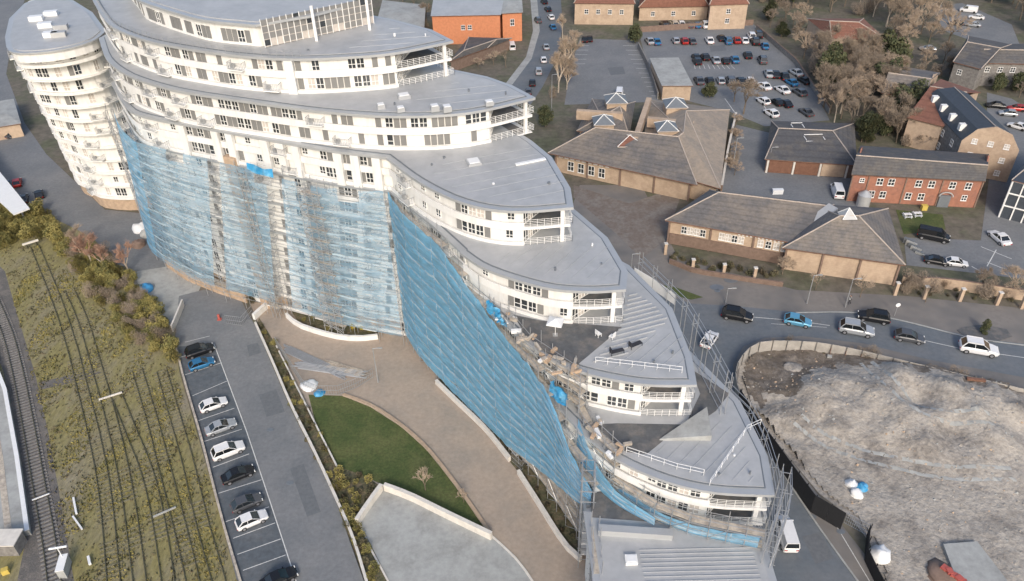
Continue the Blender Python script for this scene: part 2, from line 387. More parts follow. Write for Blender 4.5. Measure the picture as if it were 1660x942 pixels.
WING = [(-17.7, 103.2), (-10.8, 93.6), (-6.7, 87.0), (-.6, 77.9), (3.3, 71.9), (7.0, 66.2), (8.3, 62.0), (8.1, 57.0)]
def wing_to(y):  # wing line down to a given y
    out = []
    for a, b in zip(WING, WING[1:]):
        out.append(a)
        if b[1] <= y: t = (a[1] - y) / (a[1] - b[1]); out.append((a[0] + (b[0] - a[0]) * t, y)); break
    return out
LEV = {}
arcB = PL([(150, 0), (165, 25), (185, 45), (240, 66), (320, 81), (400, 91), (480, 95), (560, 92), (640, 85), (735, 66)], ZB)
arcC = PL([(160, 62), (172, 95), (200, 118), (240, 134), (300, 149), (420, 167), (520, 180), (640, 188), (760, 182), (868, 158)], ZC)
arcD = PL([(180, 135), (205, 175), (240, 190), (330, 207), (430, 225), (530, 243), (625, 255)], ZD)
cornerD = arcD[-1]
dD = PL([(680, 295), (750, 328), (830, 342), (930, 336)], ZD)
dE = PL([(790, 437), (880, 465), (950, 472), (1015, 469)], ZE)
dF = PL([(880, 575), (940, 602), (1040, 622), (1130, 624)], ZF)
dG = PL([(1000, 745), (1080, 780), (1160, 798), (1256, 803)], ZG)
backB = [(-11.6, 124.2), (-17.9, 129.4), (-23.4, 133.0), (-40, 143), (-58, 150), (-72, 152)]
backC = PL([(830, 138), (790, 124), (732, 112)], ZC) + [(-14, 128), (-30, 140), (-52, 150), (-70, 149)]
backD = PL([(925, 305), (895, 255), (862, 228)], ZD) + [(-2, 116), (-12, 126), (-30, 139), (-52, 148), (-66, 146)]
backE = PL([(1018, 440), (985, 385), (930, 338)], ZE) + [(4, 107), (-2, 116), (-12, 126), (-30, 139), (-52, 148), (-66, 146)]
backF = PL([(1122, 580), (1090, 500), (1020, 430)], ZF) + [(9, 99), (3.4, 107.5), (-12, 126), (-30, 139), (-52, 148), (-66, 146)]
backG = PL([(1245, 740), (1200, 650), (1130, 580)], ZG) + [(17.5, 90.5), (9, 99), (3.4, 107.5), (-12, 126), (-30, 139), (-52, 148), (-66, 146)]
midArc = arcD  # lower floors follow the D ledge line, the prow swings back out towards the ground
def lowarc(z):
    t = 1 - max(0, min(1, z / ZD)); base = [(-70, 140), (-67.0, 131.5), (-61.0, 124.5), (-49.5, 116.0), (-37.3, 110.2), (-26.8, 106), (-17.7, 103.2)]
    return [(a[0] * (1 - t) + b[0] * t, a[1] * (1 - t) + b[1] * t) for a, b in zip(arcD, base)]
LEAF = {  # name: (front polyline, back polyline, top z, wing?)
    'B': (smooth_line(arcB, 4), backB, ZB), 'C': (smooth_line(arcC, 4), backC, ZC),
    'D': (smooth_line(arcD, 4)[:-1] + smooth_line([cornerD] + dD, 4), backD, ZD),
    'E': (smooth_line(lowarc(ZE), 4)[:-1] + wing_to(86.0)[:3] + smooth_line([(-6.7, 86.6)] + dE, 4), backE, ZE),
    'F': (smooth_line(lowarc(ZF), 4)[:-1] + wing_to(76.6) + smooth_line([(.2, 76.7)] + dF, 4)[1:], backF, ZF),
    'G': (smooth_line(lowarc(ZG), 4)[:-1] + wing_to(65.0) + smooth_line([(7.9, 64.6)] + dG, 4)[1:], backG, ZG)}
def clean(poly, d=.25):
    out = [poly[0]]
    for p in poly[1:]:
        if math.dist(p, out[-1]) > d: out.append(p)
    return out
for k in LEAF: LEAF[k] = (clean(LEAF[k][0]), LEAF[k][1], LEAF[k][2])

def inner(poly, t):   # inset a closed outline whose front runs left to right (anticlockwise seen from above)
    return offset(poly, t, True)
PAT = {  # two storeys below each roof, upper storey first
    'B': ['.WPP,WP,PP..P,.B.PCW,PPCP.B', ',WPC.PP.CPPWC.WP,B.P.PP,.P.B'],
    'C': ['WPPWPP,PPWWP.B.P,PP.WP.BPWP.B,PWPP.WW', 'WWPPC,WPP,.PP..P.B.P,CP.,WP.BPWP.BPWPP'],
    'D': ['WPWPPWWP,..S..S.B.,.S..', 'WWPNWPWWP,..S..S.B.,..S']}
TIPSTART = {'B': -31.5, 'C': -19.5, 'D': 99, 'E': 99, 'F': 99, 'G': 99}
TIPPAT = {'B': ['P.,W....WW.P.', 'P,CWPPPP,WWC,P'], 'C': ['P,WPP,WW,PPPP.NWN,P', 'P,NPP..,PPPP...P..'],
          'D': ['..S.B..S..S...PWCCP', '..S.B..S..S...PNWWP'], 'E': ['..S...S...PWWWP', '..S.......PNNWP'],
          'F': [',WWP,WWP', ',NN.WWP'], 'G': ['..W.C.SWWCWPN', '.WW...WWCWCW']}
def cum(pts):
    L = 0
    for a, b in zip(pts, pts[1:]): L += math.dist(a[:2], b[:2])
    return L
def leaf(key):
    front, back, zt = LEAF[key]
    poly = clean(front + back)
    # roof slab, raised inner sheet and its dark seam
    mb = MB(); mb.prism(poly, zt - .38, zt, 0); roof = mb.build('roof', ['zinc_edge'], main)
    if key in 'BCDEFG':
        mb = MB(); mb.prism(inner(poly, .85), zt + .003, zt + .10); mb.build('roof_seam', 'zinc_dark', roof)
        mb = MB(); mb.prism(inner(poly, 1.02), zt + .004, zt + .16); mb.build('roof_sheet', 'zinc', roof)
    # walls: cut back behind the tip to leave the corner balcony
    tipcut = {'B': 9.5, 'C': 7.5, 'D': 6.6, 'E': 6.6, 'F': 6.2, 'G': 6.8}[key]
    fr = trim(front, tipcut); bk = trim(back, 2.6, end=False)
    wf = offset(fr, .75); wpoly = clean(wf + offset([bk[0]] + bk[1:], .8), .2)
    for s in range(2):
        z1 = zt - .38 - 2.8 * s; z0 = zt - 2.8 * (s + 1)
        mb = MB(); mb.prism(wpoly, z0, z1 - .003, 0); mb.build('wall', ['render'], main)
        # floor slab with parapet band; at the tip it is a thin white edge with rails
        fl = MB(); pin = inner(poly, .32)
        zf = z0
        bot = zf - .28 if s == 0 else zf + .01
        fl.prism(pin, bot, zf + .12)
        sl = fl.build('floor_slab', ['band'], main)
        bl = offset(trim(front, tipcut - .2), .30)
        if s == 0:
            mb = MB(); mb.wallstrip(bl, .16, zf - .29, zf + .78); mb.build('parapet_band', ['band'], main)
        else:
            mb = MB(); mb.wallstrip(bl, .16, zf + .02, zf + .62); mb.build('parapet_band', ['band'], main)
        # rails round the tip balcony
        tl = offset(front, .42); tip = resample(trim(tl, cum(tl) - tipcut + .1, end=False), step=.9)
        btip = offset(back, .42); tip2 = resample([tip[-1]] + trim(btip, cum(btip) - 3.0)[0:], step=.9)[:6]
        rl = MB()
        for hh in (.3, .55, .8, 1.05):
            for line in (tip, tip2): rl.path([(p[0], p[1], zf + .12 + hh) for p in line], .03)
        for line in (tip, tip2):
            for p in line: rl.tube((p[0], p[1], zf + .1), (p[0], p[1], zf + 1.2), .035)
        rl.build('railing', ['frame'], main)
        dk = MB(); tp = [p for p in offset(trim(front, 1.2), .7) if math.dist(p, fr[-1]) < tipcut + 1][-8:]; dk.prism(clean([offset(fr, .7)[-1]] + [p for p in resample(offset([q_[:2] for q_ in trim(front, 1.0)], .7), step=1.0) if math.dist(p, front[-1]) < tipcut - .6] + [offset(bk, .8)[0]]), zf + .121, zf + .15); dk.build('shaded_balcony_floor', ['deck'], main)  # dark sheet over the white slab: shade of the tip opening as colour
        # receding glazed screen
        q0 = Vector(wf[-1]); q1 = Vector(offset(bk, .8)[0]); dd = (q1 - q0); n = max(2, int(dd.length / 1.1)); dd = dd / n
        for k in range(n):
            p = q0 + dd * (k + .5); me = W_CURT if k % 3 == 1 else W_DARK
            place_el('window', me, p + Vector((dd.y, -dd.x)).normalized() * .05, dd, zf + .3, main)
    # tip column
    f0, L0 = walk(front); p, d = f0(L0 - 1.3); q = p + Vector((-d.y, d.x)) * .75
    mb = MB(); mb.box((q.x, q.y, zt - 2.99), (.5, .42, 5.2), math.atan2(d.y, d.x)); mb.build('column', ['band'], main)
    # windows
    wl = wf
    for s in range(2):
        z = zt - 2.8 * (s + 1) + .70
        f, L = walk(wl)
        # find where the tip section starts
        sx = 0
        if TIPSTART[key] < 50:
            while sx < L and f(sx)[0].x < TIPSTART[key]: sx += .25
            dress(wl, z, PAT[key][s], main, .5, sx - 1.2)
        else:
            if key == 'D': sx = next((k * .25 for k in range(int(L * 4)) if f(k * .25)[0].x > cornerD[0] - .2), 0); dress(wl, z, PAT[key][s], main, .5, sx - .5)
            elif key == 'E': sx = next((k * .25 for k in range(int(L * 4)) if f(k * .25)[0].y < 84.5), 0) - 6.0
            elif key == 'F': sx = next((k * .25 for k in range(int(L * 4)) if f(k * .25)[0].y < 74.5), 0) - .5
            elif key == 'G': sx = next((k * .25 for k in range(int(L * 4)) if f(k * .25)[0].y < 63.0), 0) - 1
        dress(wl, z, TIPPAT[key][s], main, sx + .3, L - .1)
for k in 'BCDEFG': leaf(k)
# pier between the stepped tips and the long facade
def pier(x, zt, zb, key):
    f, L = walk(offset(LEAF[key][0], .22)); s = 0
    while f(s)[0].x < x: s += .1
    p, d = f(s); mb = MB(); mb.box((p.x, p.y, (zt + zb) / 2), (1.3, .6, zt - zb), math.atan2(d.y, d.x)); mb.build('pier', ['render'], main)
pier(-31.8, ZB - .4, ZC, 'B'); 
for x in (-51.5, -45.5, -43, -37, -34.3, -31.8, -25, -22.5, -19.2): pier(x, ZD - .4, ZE, 'D')
for y in (101, 97.5, 93.2):
    pass
# penthouse storey on the top terrace
frA = [(-68, 146), (-62, 136), (-58.5, 130.5), (-50, 123.3), (-44.5, 119.6), (-36.6, 116.9), (-29.3, 120.6), (-22.5, 126.6)]
polyA = smooth_line(frA[:6], 4) + frA[6:] + [(-30, 134), (-45, 146), (-60, 150)]
mb = MB(); mb.prism(polyA, ZA - .35, ZA, 0); rA = mb.build('roof', ['zinc_edge'], main)
mb = MB(); mb.prism(inner(polyA, 1.0), ZA + .003, ZA + .12); mb.build('roof_sheet', 'zinc', rA)
wA = offset(smooth_line(frA[:6], 4), .8); wpA = inner(polyA, .8)
mb = MB(); mb.prism(wpA, ZB + .17, ZA - .36); mb.build('wall', ['render'], main)
dress(wA, ZB + .6, '.PP.WPP..PPPWP..PPPWP..PPP', main, 2, cum(wA) - .2)
# glazed grid on the penthouse's right face, rising above its roof
gA = Vector((-35.9, 117.2)); gB = Vector((-21.0, 127.2)); gd = (gB - gA).normalized(); gL = (gB - gA).length
mb = MB(); c_ = (gA + gB) / 2; mb.box((c_.x - gd.y * -.02, c_.y, 47.3), (gL, .12, 3.9), math.atan2(gd.y, gd.x), 0)
scr = mb.build('glazed_screen', ['curtain'], main)
for i in range(19):
    p = gA + gd * (gL * i / 18) + Vector((gd.y, -gd.x)) * .12
    mb = MB(); mb.box((p.x, p.y, 47.4), (.10, .12, 4.2), math.atan2(gd.y, gd.x)); mb.build('mullion', ['frame'], scr)
for i in range(18):
    for j in range(4):
        if j == 0 and i % 5 in (1, 2): continue
        p = gA + gd * (gL * (i + .5) / 18) + Vector((gd.y, -gd.x)) * .08
        mb = MB(); mb.box((p.x, p.y, 45.95 + j * .98), (gL / 18 - .14, .03, .86), math.atan2(gd.y, gd.x)); mb.build('pane', ['panel' if (i * 7 + j * 3) % 11 else 'glass'], scr)
for px, py0, py1 in ((514, 10, 68), (600, -10, 50)):
    q = P(px, py1, ZB); mb = MB(); mb.box((q.x, q.y, ZB + 2.7), (.4, .4, 5.4)); mb.build('column', ['band'], main)
# terrace rail on B
f, L = walk(offset(LEAF['B'][0], .55))
rl = MB(); pts = [f(s * 1.2)[0] for s in range(int(L / 1.2) - 18)]
for h in (.5, .8, 1.05): rl.path([(p.x, p.y, ZB + h) for p in pts], .022)
for p in pts: rl.tube((p.x, p.y, ZB), (p.x, p.y, ZB + 1.05), .025)
rl.build('railing', ['steel'], main)

# lower body floors (behind the netting)
lb_back = [(27.5, 69), (23.8, 77.5), (17.5, 90.0), (9, 98.5), (3.4, 107), (-12, 125.5), (-30, 138.5), (-52, 147.5), (-66, 146)]
def body(z0, z1, front, back, name='wall', m_='render'):
    mb = MB(); mb.prism(inner(clean(front + back), .7), z0, z1); return mb.build(name, [m_], main)
Gfr = [(12, 60.3), (16.4, 57.4), (21.4, 55.7), (26.8, 55.3)]
for i, z in enumerate((ZE - 5.6, ZE - 8.4, ZF - 5.6, ZF - 8.4)): pass
fronts = []
for i in range(1, 11):
    z0 = ZD - 5.6 - 2.8 * i
    if z0 < 0: z0 = 0
    fr_ = smooth_line(lowarc(z0), 3)[:-1]
    lim = 86 if z0 > ZE - 5.7 else 76 if z0 > ZF - 5.7 else 65 if z0 > ZG - 5.7 else 57.5
    full = fr_ + wing_to(lim)
    fronts.append((z0, full))
    # solid core for this storey: front facade + wing, closed behind
    core_back = {86: [(-2, 90), (4, 107), (-2, 116)], 76: [(4, 80), (9, 98), (3.4, 107)], 65: [(14, 66), (17, 90), (3.4, 107)], 57.5: [(27.6, 56), (27.5, 69), (17.5, 90), (3.4, 107)]}[lim]
    body(z0, z0 + 2.78, full, core_back + [(-12, 125.5), (-30, 138.5), (-52, 147.5), (-66, 146)], m_='render' if z0 > 2.5 else 'buff')
    bl = offset(full, .3)
    mb = MB(); mb.wallstrip(bl, .2, z0 + .02, z0 + .75); mb.build('parapet_band', ['band'], main)
    dress(offset(full, .7), z0 + .72, ['B.P..W.PB..PWP.,', 'B..PW..PB.P.WP.,'][0], main, .6)
# tall sandy brick strip
for (xx, w_) in ((-43.6, 2.2),):
    f, L = walk(lowarc(15)); s = 0
    while f(s)[0].x < xx: s += .1
    p, d = f(s)
    for k in range(11):
        mb = MB(); q = p + Vector((d.y, -d.x)) * .1; mb.box((q.x, q.y, 1.35 + k * 2.7), (w_, .9, 2.66), math.atan2(d.y, d.x)); mb.build('brick_panel', ['brickstrip'], main)
flush_stuff(main)
# H roof (bottom) with skylight, seams
polyH = [(8.1, 57.4), (8.3, 50), (8.0, 38), (26.4, 38), (26.6, 53.2), (26.2, 54.5), (18, 56.2)]
mb = MB(); mb.prism(polyH, 0, ZH - .4); mb.build('wall', ['render'], main)
mb = MB(); mb.prism(inner(polyH, -.5), ZH - .4, ZH); rH = mb.build('roof', ['zinc_edge'], main)
mb = MB(); mb.prism(inner(polyH, .3), ZH + .004, ZH + .06); mb.build('roof_sheet', ['zinc'], rH)
mb = MB()
for k in range(21): mb.box((13.2 + 6.1, 52.6 - k * .55, ZH + .10), (12.2, .06, .08))
mb.build('seam', ['zinc_edge'], rH, kind='stuff')
q = P(1023, 910, ZH); mb = MB(); mb.box((q.x, q.y, ZH + .25), (1.3, 1.1, .5)); sk = mb.build('skylight', ['frame'], main)
mb = MB(); mb.box((q.x, q.y, ZH + .53), (1.0, .8, .05)); mb.build('skylight_pane', ['plastw'], sk)
# pale upstand along the top of the lowest roof
a = P(970, 858, ZH + .6); b = P(1090, 866, ZH + .6)
mb = MB(); mb.box(((a.x + b.x) / 2, (a.y + b.y) / 2, ZH + .5), ((b - a).length, .9, .9), math.atan2(b.y - a.y, b.x - a.x)); mb.build('roof_upstand', ['zinc_edge'], main)
# dark courtyard floor between G and H
sheetH = MB(); sheetH.prism(PL([(958, 800), (1000, 796), (1060, 838), (1095, 858), (960, 850)], ZH - .2), ZH - .3, ZH + .02); sheetH.build('terrace_floor', ['deck'], main)
# battens over roof F and seams on E, G
def seams(key, poly_px, z, dirang, step, m_='zinc_edge', hgt=.10, wd=.09, name='seam'):
    poly = PL(poly_px, z); cx = sum(p[0] for p in poly) / len(poly); cy = sum(p[1] for p in poly) / len(poly)
    d = Vector((math.cos(dirang), math.sin(dirang))); nn = Vector((-d.y, d.x)); k = -60
    for k in range(-60, 61):
        c = Vector((cx, cy)) + nn * (k * step); run = []
        for j in range(-120, 121):
            q = c + d * (j * .2)
            if inside((q.x, q.y), poly): run.append(q)
        if len(run) > 3:
            a, b = run[0], run[-1]; m_c = (a + b) / 2
            mb = MB(); mb.box((m_c.x, m_c.y, z + .16 + hgt / 2), ((b - a).length, wd, hgt), dirang); mb.build(name, [m_], main)
a = P(1015, 560, ZF); b = P(1060, 520, ZF); angF = math.atan2(b.y - a.y, b.x - a.x)
seams('F', [(1020, 470), (1060, 495), (1085, 520), (1010, 580), (960, 590), (1000, 545)], ZF, math.atan2(.35, 1), .85, 'zinc_edge', .14, .16, 'roof_batten')
seams('F', [(1000, 570), (1070, 540), (1108, 545), (1112, 600), (1040, 606), (960, 592)], ZF, math.atan2(1, .95), 1.3, 'zinc_edge', .05, .05)
seams('G', [(1060, 730), (1160, 680), (1200, 700), (1225, 785), (1150, 778), (1070, 755)], ZG, math.atan2(1, .95), 1.4, 'zinc_edge', .05, .05)
seams('E', [(850, 400), (985, 400), (1005, 455), (900, 455), (800, 425)], ZE, math.atan2(1, .75), 1.6, 'zinc_edge', .04, .05)
seams('D', [(760, 258), (860, 240), (912, 290), (918, 325), (830, 328), (740, 310), (690, 275)], ZD, .35, 2.2, 'zinc_edge', .03, .07, 'membrane_seam')
seams('C', [(660, 170), (735, 135), (800, 138), (850, 158), (770, 172)], ZC, .2, 2.4, 'zinc_edge', .03, .07, 'membrane_seam')
seams('B', [(600, 60), (640, 45), (715, 64), (640, 76), (560, 82)], ZB, .15, 2.4, 'zinc_edge', .03, .07, 'membrane_seam')
rq = random.Random(9)
for key, z, pxs in (('D', ZD, [(700, 270), (800, 300), (890, 300), (720, 258)]), ('E', ZE, [(960, 400), (900, 440), (975, 430)]), ('C', ZC, [(760, 150), (820, 155), (640, 172)]), ('B', ZB, [(640, 60), (500, 84), (690, 60)]), ('G', ZG, [(1190, 740), (1165, 770), (1215, 770)]), ('F', ZF, [(1090, 575), (1060, 590)])):
    for x, y in pxs:
        q = P(x, y, z); mb = MB(); mb.tube((q.x, q.y, z + .16), (q.x, q.y, z + .16 + rq.uniform(.15, .5)), rq.uniform(.1, .2), 8, caps=True); mb.build('roof_outlet', [rq.choice(['zinc_dark', 'plastw'])], main)
# dark terraces
for px, z in (([(832, 512), (880, 522), (1008, 532), (985, 552), (935, 594), (885, 572), (852, 545)], ZF), ([(958, 690), (1000, 688), (1112, 690), (1075, 716), (1048, 738), (1020, 735), (985, 722)], ZG)):
    mb = MB(); mb.prism(PL(px, z), z + .10, z + .19); mb.build('terrace_floor', ['deck'], main)
mb = MB(); mb.prism(PL([(1135, 640), (1120, 600), (1182, 640), (1160, 668), (1128, 690), (1112, 688)], ZG), ZG + .1, ZG + .2); mb.build('terrace_floor', ['deck'], main)
# pale sloped lantern on roof G
a, b, c3, t = P(1068, 716, ZG), P(1152, 716, ZG), P(1146, 676, ZG + .2), P(1144, 672, ZG)
mb = MB(); top = ZG + 1.3
mb.add([(a.x, a.y, ZG + .1), (b.x, b.y, ZG + .1), (t.x, t.y, ZG + .1), (a.x + .1, a.y + .1, ZG + .35), (b.x, b.y, ZG + 1.0), (t.x, t.y, top)], [(0, 1, 4, 3), (1, 2, 5, 4), (2, 0, 3, 5), (3, 4, 5)])
mb.build('roof_lantern', ['conc'], main)
# roof boxes and skylights
for px, py, z, w_, d_, h in ((768, 266, ZD, 1.9, 1.9, .35), (705, 181, ZC, 1.2, 1.1, .8), (725, 182, ZC, 1.2, 1.1, .8), (655, 160, ZC, 1.8, 1.4, .5), (618, 177, ZC, 1.1, 1.0, .6), (650, 182, ZC, 1.1, 1.0, .6), (793, 172, ZC, 1.2, 1., .6)):
    q = P(px, py, z); mb = MB(); mb.box((q.x, q.y, z + .16 + h / 2), (w_, d_, h), .3); s_ = mb.build('roof_vent', ['zinc_edge'], main)
    mb = MB(); mb.box((q.x, q.y, z + .16 + h + .05), (w_ * .8, d_ * .8, .1), .3); mb.build('vent_cap', ['plastw'], s_)
q = P(860, 265, ZD); mb = MB(); mb.box((q.x, q.y, ZD + .3), (4.5, .5, .2), .35); mb.build('roof_duct', ['plastw'], main)
# low curb crossing roof G and long fall-arrest rail on F
for l, z in (([(1150, 788), (1210, 700), (1232, 690)], ZG), ([(965, 590), (1105, 606)], ZF), ([(1015, 735), (1095, 762), (1140, 772)], ZG)):
    pts = [P(x, y, z) for x, y in l]; mb = MB()
    for h in (.5, 1.0): mb.path([(p.x, p.y, z + .1 + h) for p in pts], .035)
    for p in resample([(p.x, p.y, 0) for p in pts], step=1.5): mb.tube((p[0], p[1], z + .1), (p[0], p[1], z + 1.1), .035)
    mb.build('guard_rail', ['plastw'], main)

# =====================================================================
# SECOND CURVED TOWER, LEFT
# =====================================================================
annex = thing('apartment_tower', 'separate white rounded apartment tower at the far left with a flat grey roof', 'building', (-85, 150, 0))
topA = PL([(8, 60), (14, 82), (45, 86), (100, 80), (150, 66), (172, 50), (150, 20), (118, 0), (80, -8), (40, 5), (15, 30)], ZC)
# outline at the ground, from the visible foot and the prow on the right
botA = [(-104, 172), (-96.5, 157.8), (-92.5, 154.0), (-87.5, 149.0), (-79.0, 147.5), (-76.2, 149.5), (-80, 160), (-88, 170), (-96, 178), (-104, 184), (-106, 178)]
def ax(z):
    t = z / ZC; t2 = t * t * .35 + t * .65
    return [(a[0] * t2 + b[0] * (1 - t2), a[1] * t2 + b[1] * (1 - t2)) for a, b in zip(topA, botA)]
def smooth_closed(poly, n=3, keep=()):
    return smooth_line(poly[:6], n) + poly[6:]
nfl = 12; fh = ZC / nfl
for i in range(nfl):
    z0 = i * fh; o_ = smooth_closed(ax(z0 + 1)); 
    top_ = i == nfl - 1
    mb = MB(); mb.prism(inner(o_, .75), z0, z0 + fh - .003); mb.build('wall', ['render' if i > 0 else 'brickstrip'], annex)
    if i > 0:
        mb = MB(); mb.prism(inner(o_, .25), z0 - .15, z0 + (.45 if i % 2 else .12)); mb.build('floor_band', ['band'], annex)
        if False:
            rl = MB(); rr = resample(offset(o_[:16], .3), step=1.6)
            for h in (.5, .8, 1.05): rl.path([(p[0], p[1], z0 + h) for p in rr], .025)
            for p in rr: rl.tube((p[0], p[1], z0), (p[0], p[1], z0 + 1.1), .03)
            rl.build('railing', ['frame'], annex)
        wl = offset(o_[:16], .75)
        dress(wl, z0 + .6, ['.C.B,..S.C,WW.C.PW.', '.B..,C.WW..C.W.C.W.'][i % 2], annex, .5 if not top_ else 3)
mb = MB(); o_ = smooth_closed(topA); mb.prism(inner(o_, .45), ZC - 1.9, ZC - .3); mb.build('parapet_band', ['band'], annex)
mb = MB(); mb.prism(o_, ZC - .297, ZC); r_ = mb.build('roof', ['zinc_edge'], annex)
mb = MB(); mb.prism(inner(o_, .9), ZC + .003, ZC + .12); mb.build('roof_sheet', ['zinc'], r_)
for px, py in ((84, 26), (60, 34), (84, 60), (97, 60), (75, 45), (100, 48)):
    q = P(px, py, ZC); mb = MB(); mb.box((q.x, q.y, ZC + .5), (2.4, 1.3, .9), .2); mb.build('roof_vent', ['plastw' if px < 90 else 'zinc'], annex)
flush_stuff(annex)
# =====================================================================
# NETTING AND SCAFFOLDING
# =====================================================================
UNIT = MB(); UNIT.tube((0, 0, 0), (0, 0, 1), .05, 5, caps=True); POLE = UNIT.mesh('pole', ['steel'])
UNIT = MB(); UNIT.box((0, 0, 0), (1, .62, .06)); BOARD = UNIT.mesh('deck_board', ['board'])
def pole(p, z0, z1, parent, r=1.):
    return inst(POLE, 'pole', (p[0], p[1], z0), 0, parent, (r, r, z1 - z0))
def lerp(a, b, t): return a + (b - a) * t
def interp(x, xs, ys):
    if x <= xs[0]: return ys[0]
    for i in range(len(xs) - 1):
        if x <= xs[i + 1]: return lerp(ys[i], ys[i + 1], (x - xs[i]) / (xs[i + 1] - xs[i]))
    return ys[-1]
LAPS = True
def net(thing_, line_fn, L, zb_fn, zt_fn, m_, lifts, billow=.35, seedk=0., step=.7, sag=.0, skip=None):
    """one sheet per scaffold lift, fixed at its hems, bellied and creased between them"""
    n = int(L / step)
    for j in range(lifts):
        mb = MB(); rows = 6; hem = MB(); hl = []
        for i in range(n + 1):
            s = L * i / n; x, y, nx, ny = line_fn(s)
            zb = zb_fn(s); zt = zt_fn(s); 
            za = zb + (zt - zb) * j / lifts; zc_ = zb + (zt - zb) * (j + 1) / lifts
            for r in range(rows + 1):
                t = r / rows; z = lerp(za, zc_, t)
                q = noise.noise(Vector((s * .28 + seedk, z * .5, seedk))) * .6 + noise.noise(Vector((s * 1.1, z * .8, 3 + seedk))) * .25 + abs(noise.noise(Vector((s * .6 + z * .5, z * .25, 9 + seedk)))) * .5
                d = math.sin(math.pi * t) * (.08 + billow * q * .4) + .04 * j % .03
                z2 = z + (.25 * noise.noise(Vector((s * .35, j * 3.1, seedk))) if 0 < j or r > 0 else 0)
                mb.v.append((x + nx * d, y + ny * d, z2))
            z2 = za + .25 * noise.noise(Vector((s * .35, j * 3.1, seedk)))
            hl.append((x + nx * .12, y + ny * .12, z2))
        for i in range(n):
            if skip and skip(L * (i + .5) / n, j): continue
            for r in range(rows):
                a = i * (rows + 1) + r; mb.f.append((a, a + rows + 1, a + rows + 2, a + 1)); mb.m.append(0)
        sh = mb.build('net_sheet', [m_], thing_, smooth=True)
        for i in range(3, n - 1, 6):
            if LAPS: sm_ = MB(); c0 = mb.v[i * (rows + 1):(i + 1) * (rows + 1)]; c1 = mb.v[(i + 1) * (rows + 1):(i + 2) * (rows + 1)]; _, _, nx, ny = line_fn(L * i / n); sm_.v = [(p[0] + nx * .03, p[1] + ny * .03, p[2]) for p in c0] + [(p[0] + (q[0] - p[0]) * .3 + nx * .03, p[1] + (q[1] - p[1]) * .3 + ny * .03, p[2]) for p, q in zip(c0, c1)]; sm_.f = [(r, rows + 1 + r, rows + 2 + r, r + 1) for r in range(rows)]; sm_.m = [0] * rows; sm_.build('lap_seam', ['hem'], sh)
        # lapped hem: a narrow doubled band
        if j:
            hb = MB()
            for p in hl: hb.v += [(p[0], p[1], p[2] - .16), (p[0], p[1], p[2] + .24)]
            for i in range(len(hl) - 1):
                if skip and skip(L * (i + .5) / n, j): continue
                k = 2 * i; hb.f.append((k, k + 2, k + 3, k + 1)); hb.m.append(0)
            hb.build('hem', ['hem'], sh)
fm_pts = offset(smooth_line([(-71.5, 137.5), (-68.5, 131.0), (-62.5, 124.3), (-55.5, 118.6), (-46, 113.8), (-36.6, 110.0), (-26.8, 105.8), (-17.7, 102.9)], 5), -1.9)
top_pts = offset(smooth_line([(-64, 126), (-61.5, 122.0), (-57.0, 118.6), (-51, 115.8), (-45, 113.6), (-36.6, 110.2), (-26.8, 105.8), (-17.7, 102.9)], 5), -1.9)
fB, LBm = walk(fm_pts); fT, LTm = walk(top_pts)
netm = thing('debris_netting', 'pale see-through blue debris netting covering the lower front of the white apartment block', 'netting', (-45, 113, 0))
LM = 66.0
def main_net_sheet(j, lifts=13):
    n = 96; rows = 6; mb = MB(); hl = []
    for i in range(n + 1):
        s = i / n; a, da = fB(s * LBm); b, db = fT(s * LTm)
        ztop = interp(s, [0, .05, .15, .3, .5, .62, .8, 1], [32.5, 32, 30.0, 30.2, 29.5, 29.0, 28.6, 29.5]); zbot = interp(s, [0, .3, .6, .75, 1], [1.2, 3.0, 3.6, 2.6, 2.2])
        za = lerp(zbot, ztop, j / lifts); zc_ = lerp(zbot, ztop, (j + 1) / lifts)
        nx, ny = da.y, -da.x
        for r in range(rows + 1):
            t = r / rows; z = lerp(za, zc_, t); k = z / 31
            k2 = k; x = lerp(a.x, b.x, k2); y = lerp(a.y, b.y, k2)
            q = noise.noise(Vector((s * 16, z * .5, 1))) * .5 + noise.noise(Vector((s * 60, z * .8, 3))) * .3 + abs(noise.noise(Vector((s * 34 + z * .3, z * .25, 9)))) * .5
            d = math.sin(math.pi * t) * (.05 + .28 * q)
            w_ = .3 * noise.noise(Vector((s * 22, (j + (r == rows)) * 3.1, 2))) if r in (0, rows) else .3 * lerp(noise.noise(Vector((s * 22, j * 3.1, 2))), noise.noise(Vector((s * 22, (j + 1) * 3.1, 2))), t)
            mb.v.append((x + nx * d, y + ny * d, z + w_))
        p = mb.v[i * (rows + 1)]; hl.append((p[0] + nx * .05, p[1] + ny * .05, p[2]))
    def gone(s): return (.440 < s < .475) or (.635 < s < .69) or (j == lifts - 1 and noise.noise(Vector((s * 14, 4, 2))) > .12)
    i = 0
    while i < n:
        while i < n and gone((i + .5) / n): i += 1
        a0 = i
        while i < n and not gone((i + .5) / n) and i - a0 < 32 and not (i == 16 and a0 < 16): i += 1
        if i - a0 < 2: continue
        m2 = MB(); m2.v = mb.v[a0 * (rows + 1):(i + 1) * (rows + 1)]
        for q in range(i - a0):
            for r in range(rows): a = q * (rows + 1) + r; m2.f.append((a, a + rows + 1, a + rows + 2, a + 1)); m2.m.append(0)
        sh = m2.build('net_sheet', ['netmid' if a0 < 10 else 'netpale'], netm, smooth=True)
        if j:
            hb = MB()
            for p in hl[a0:i + 1]: hb.v += [(p[0], p[1], p[2] - .14), (p[0], p[1], p[2] + .2)]
            for q in range(i - a0): k = 2 * q; hb.f.append((k, k + 2, k + 3, k + 1)); hb.m.append(0)
            hb.build('hem', ['hem'], sh)
for j in range(13): main_net_sheet(j)
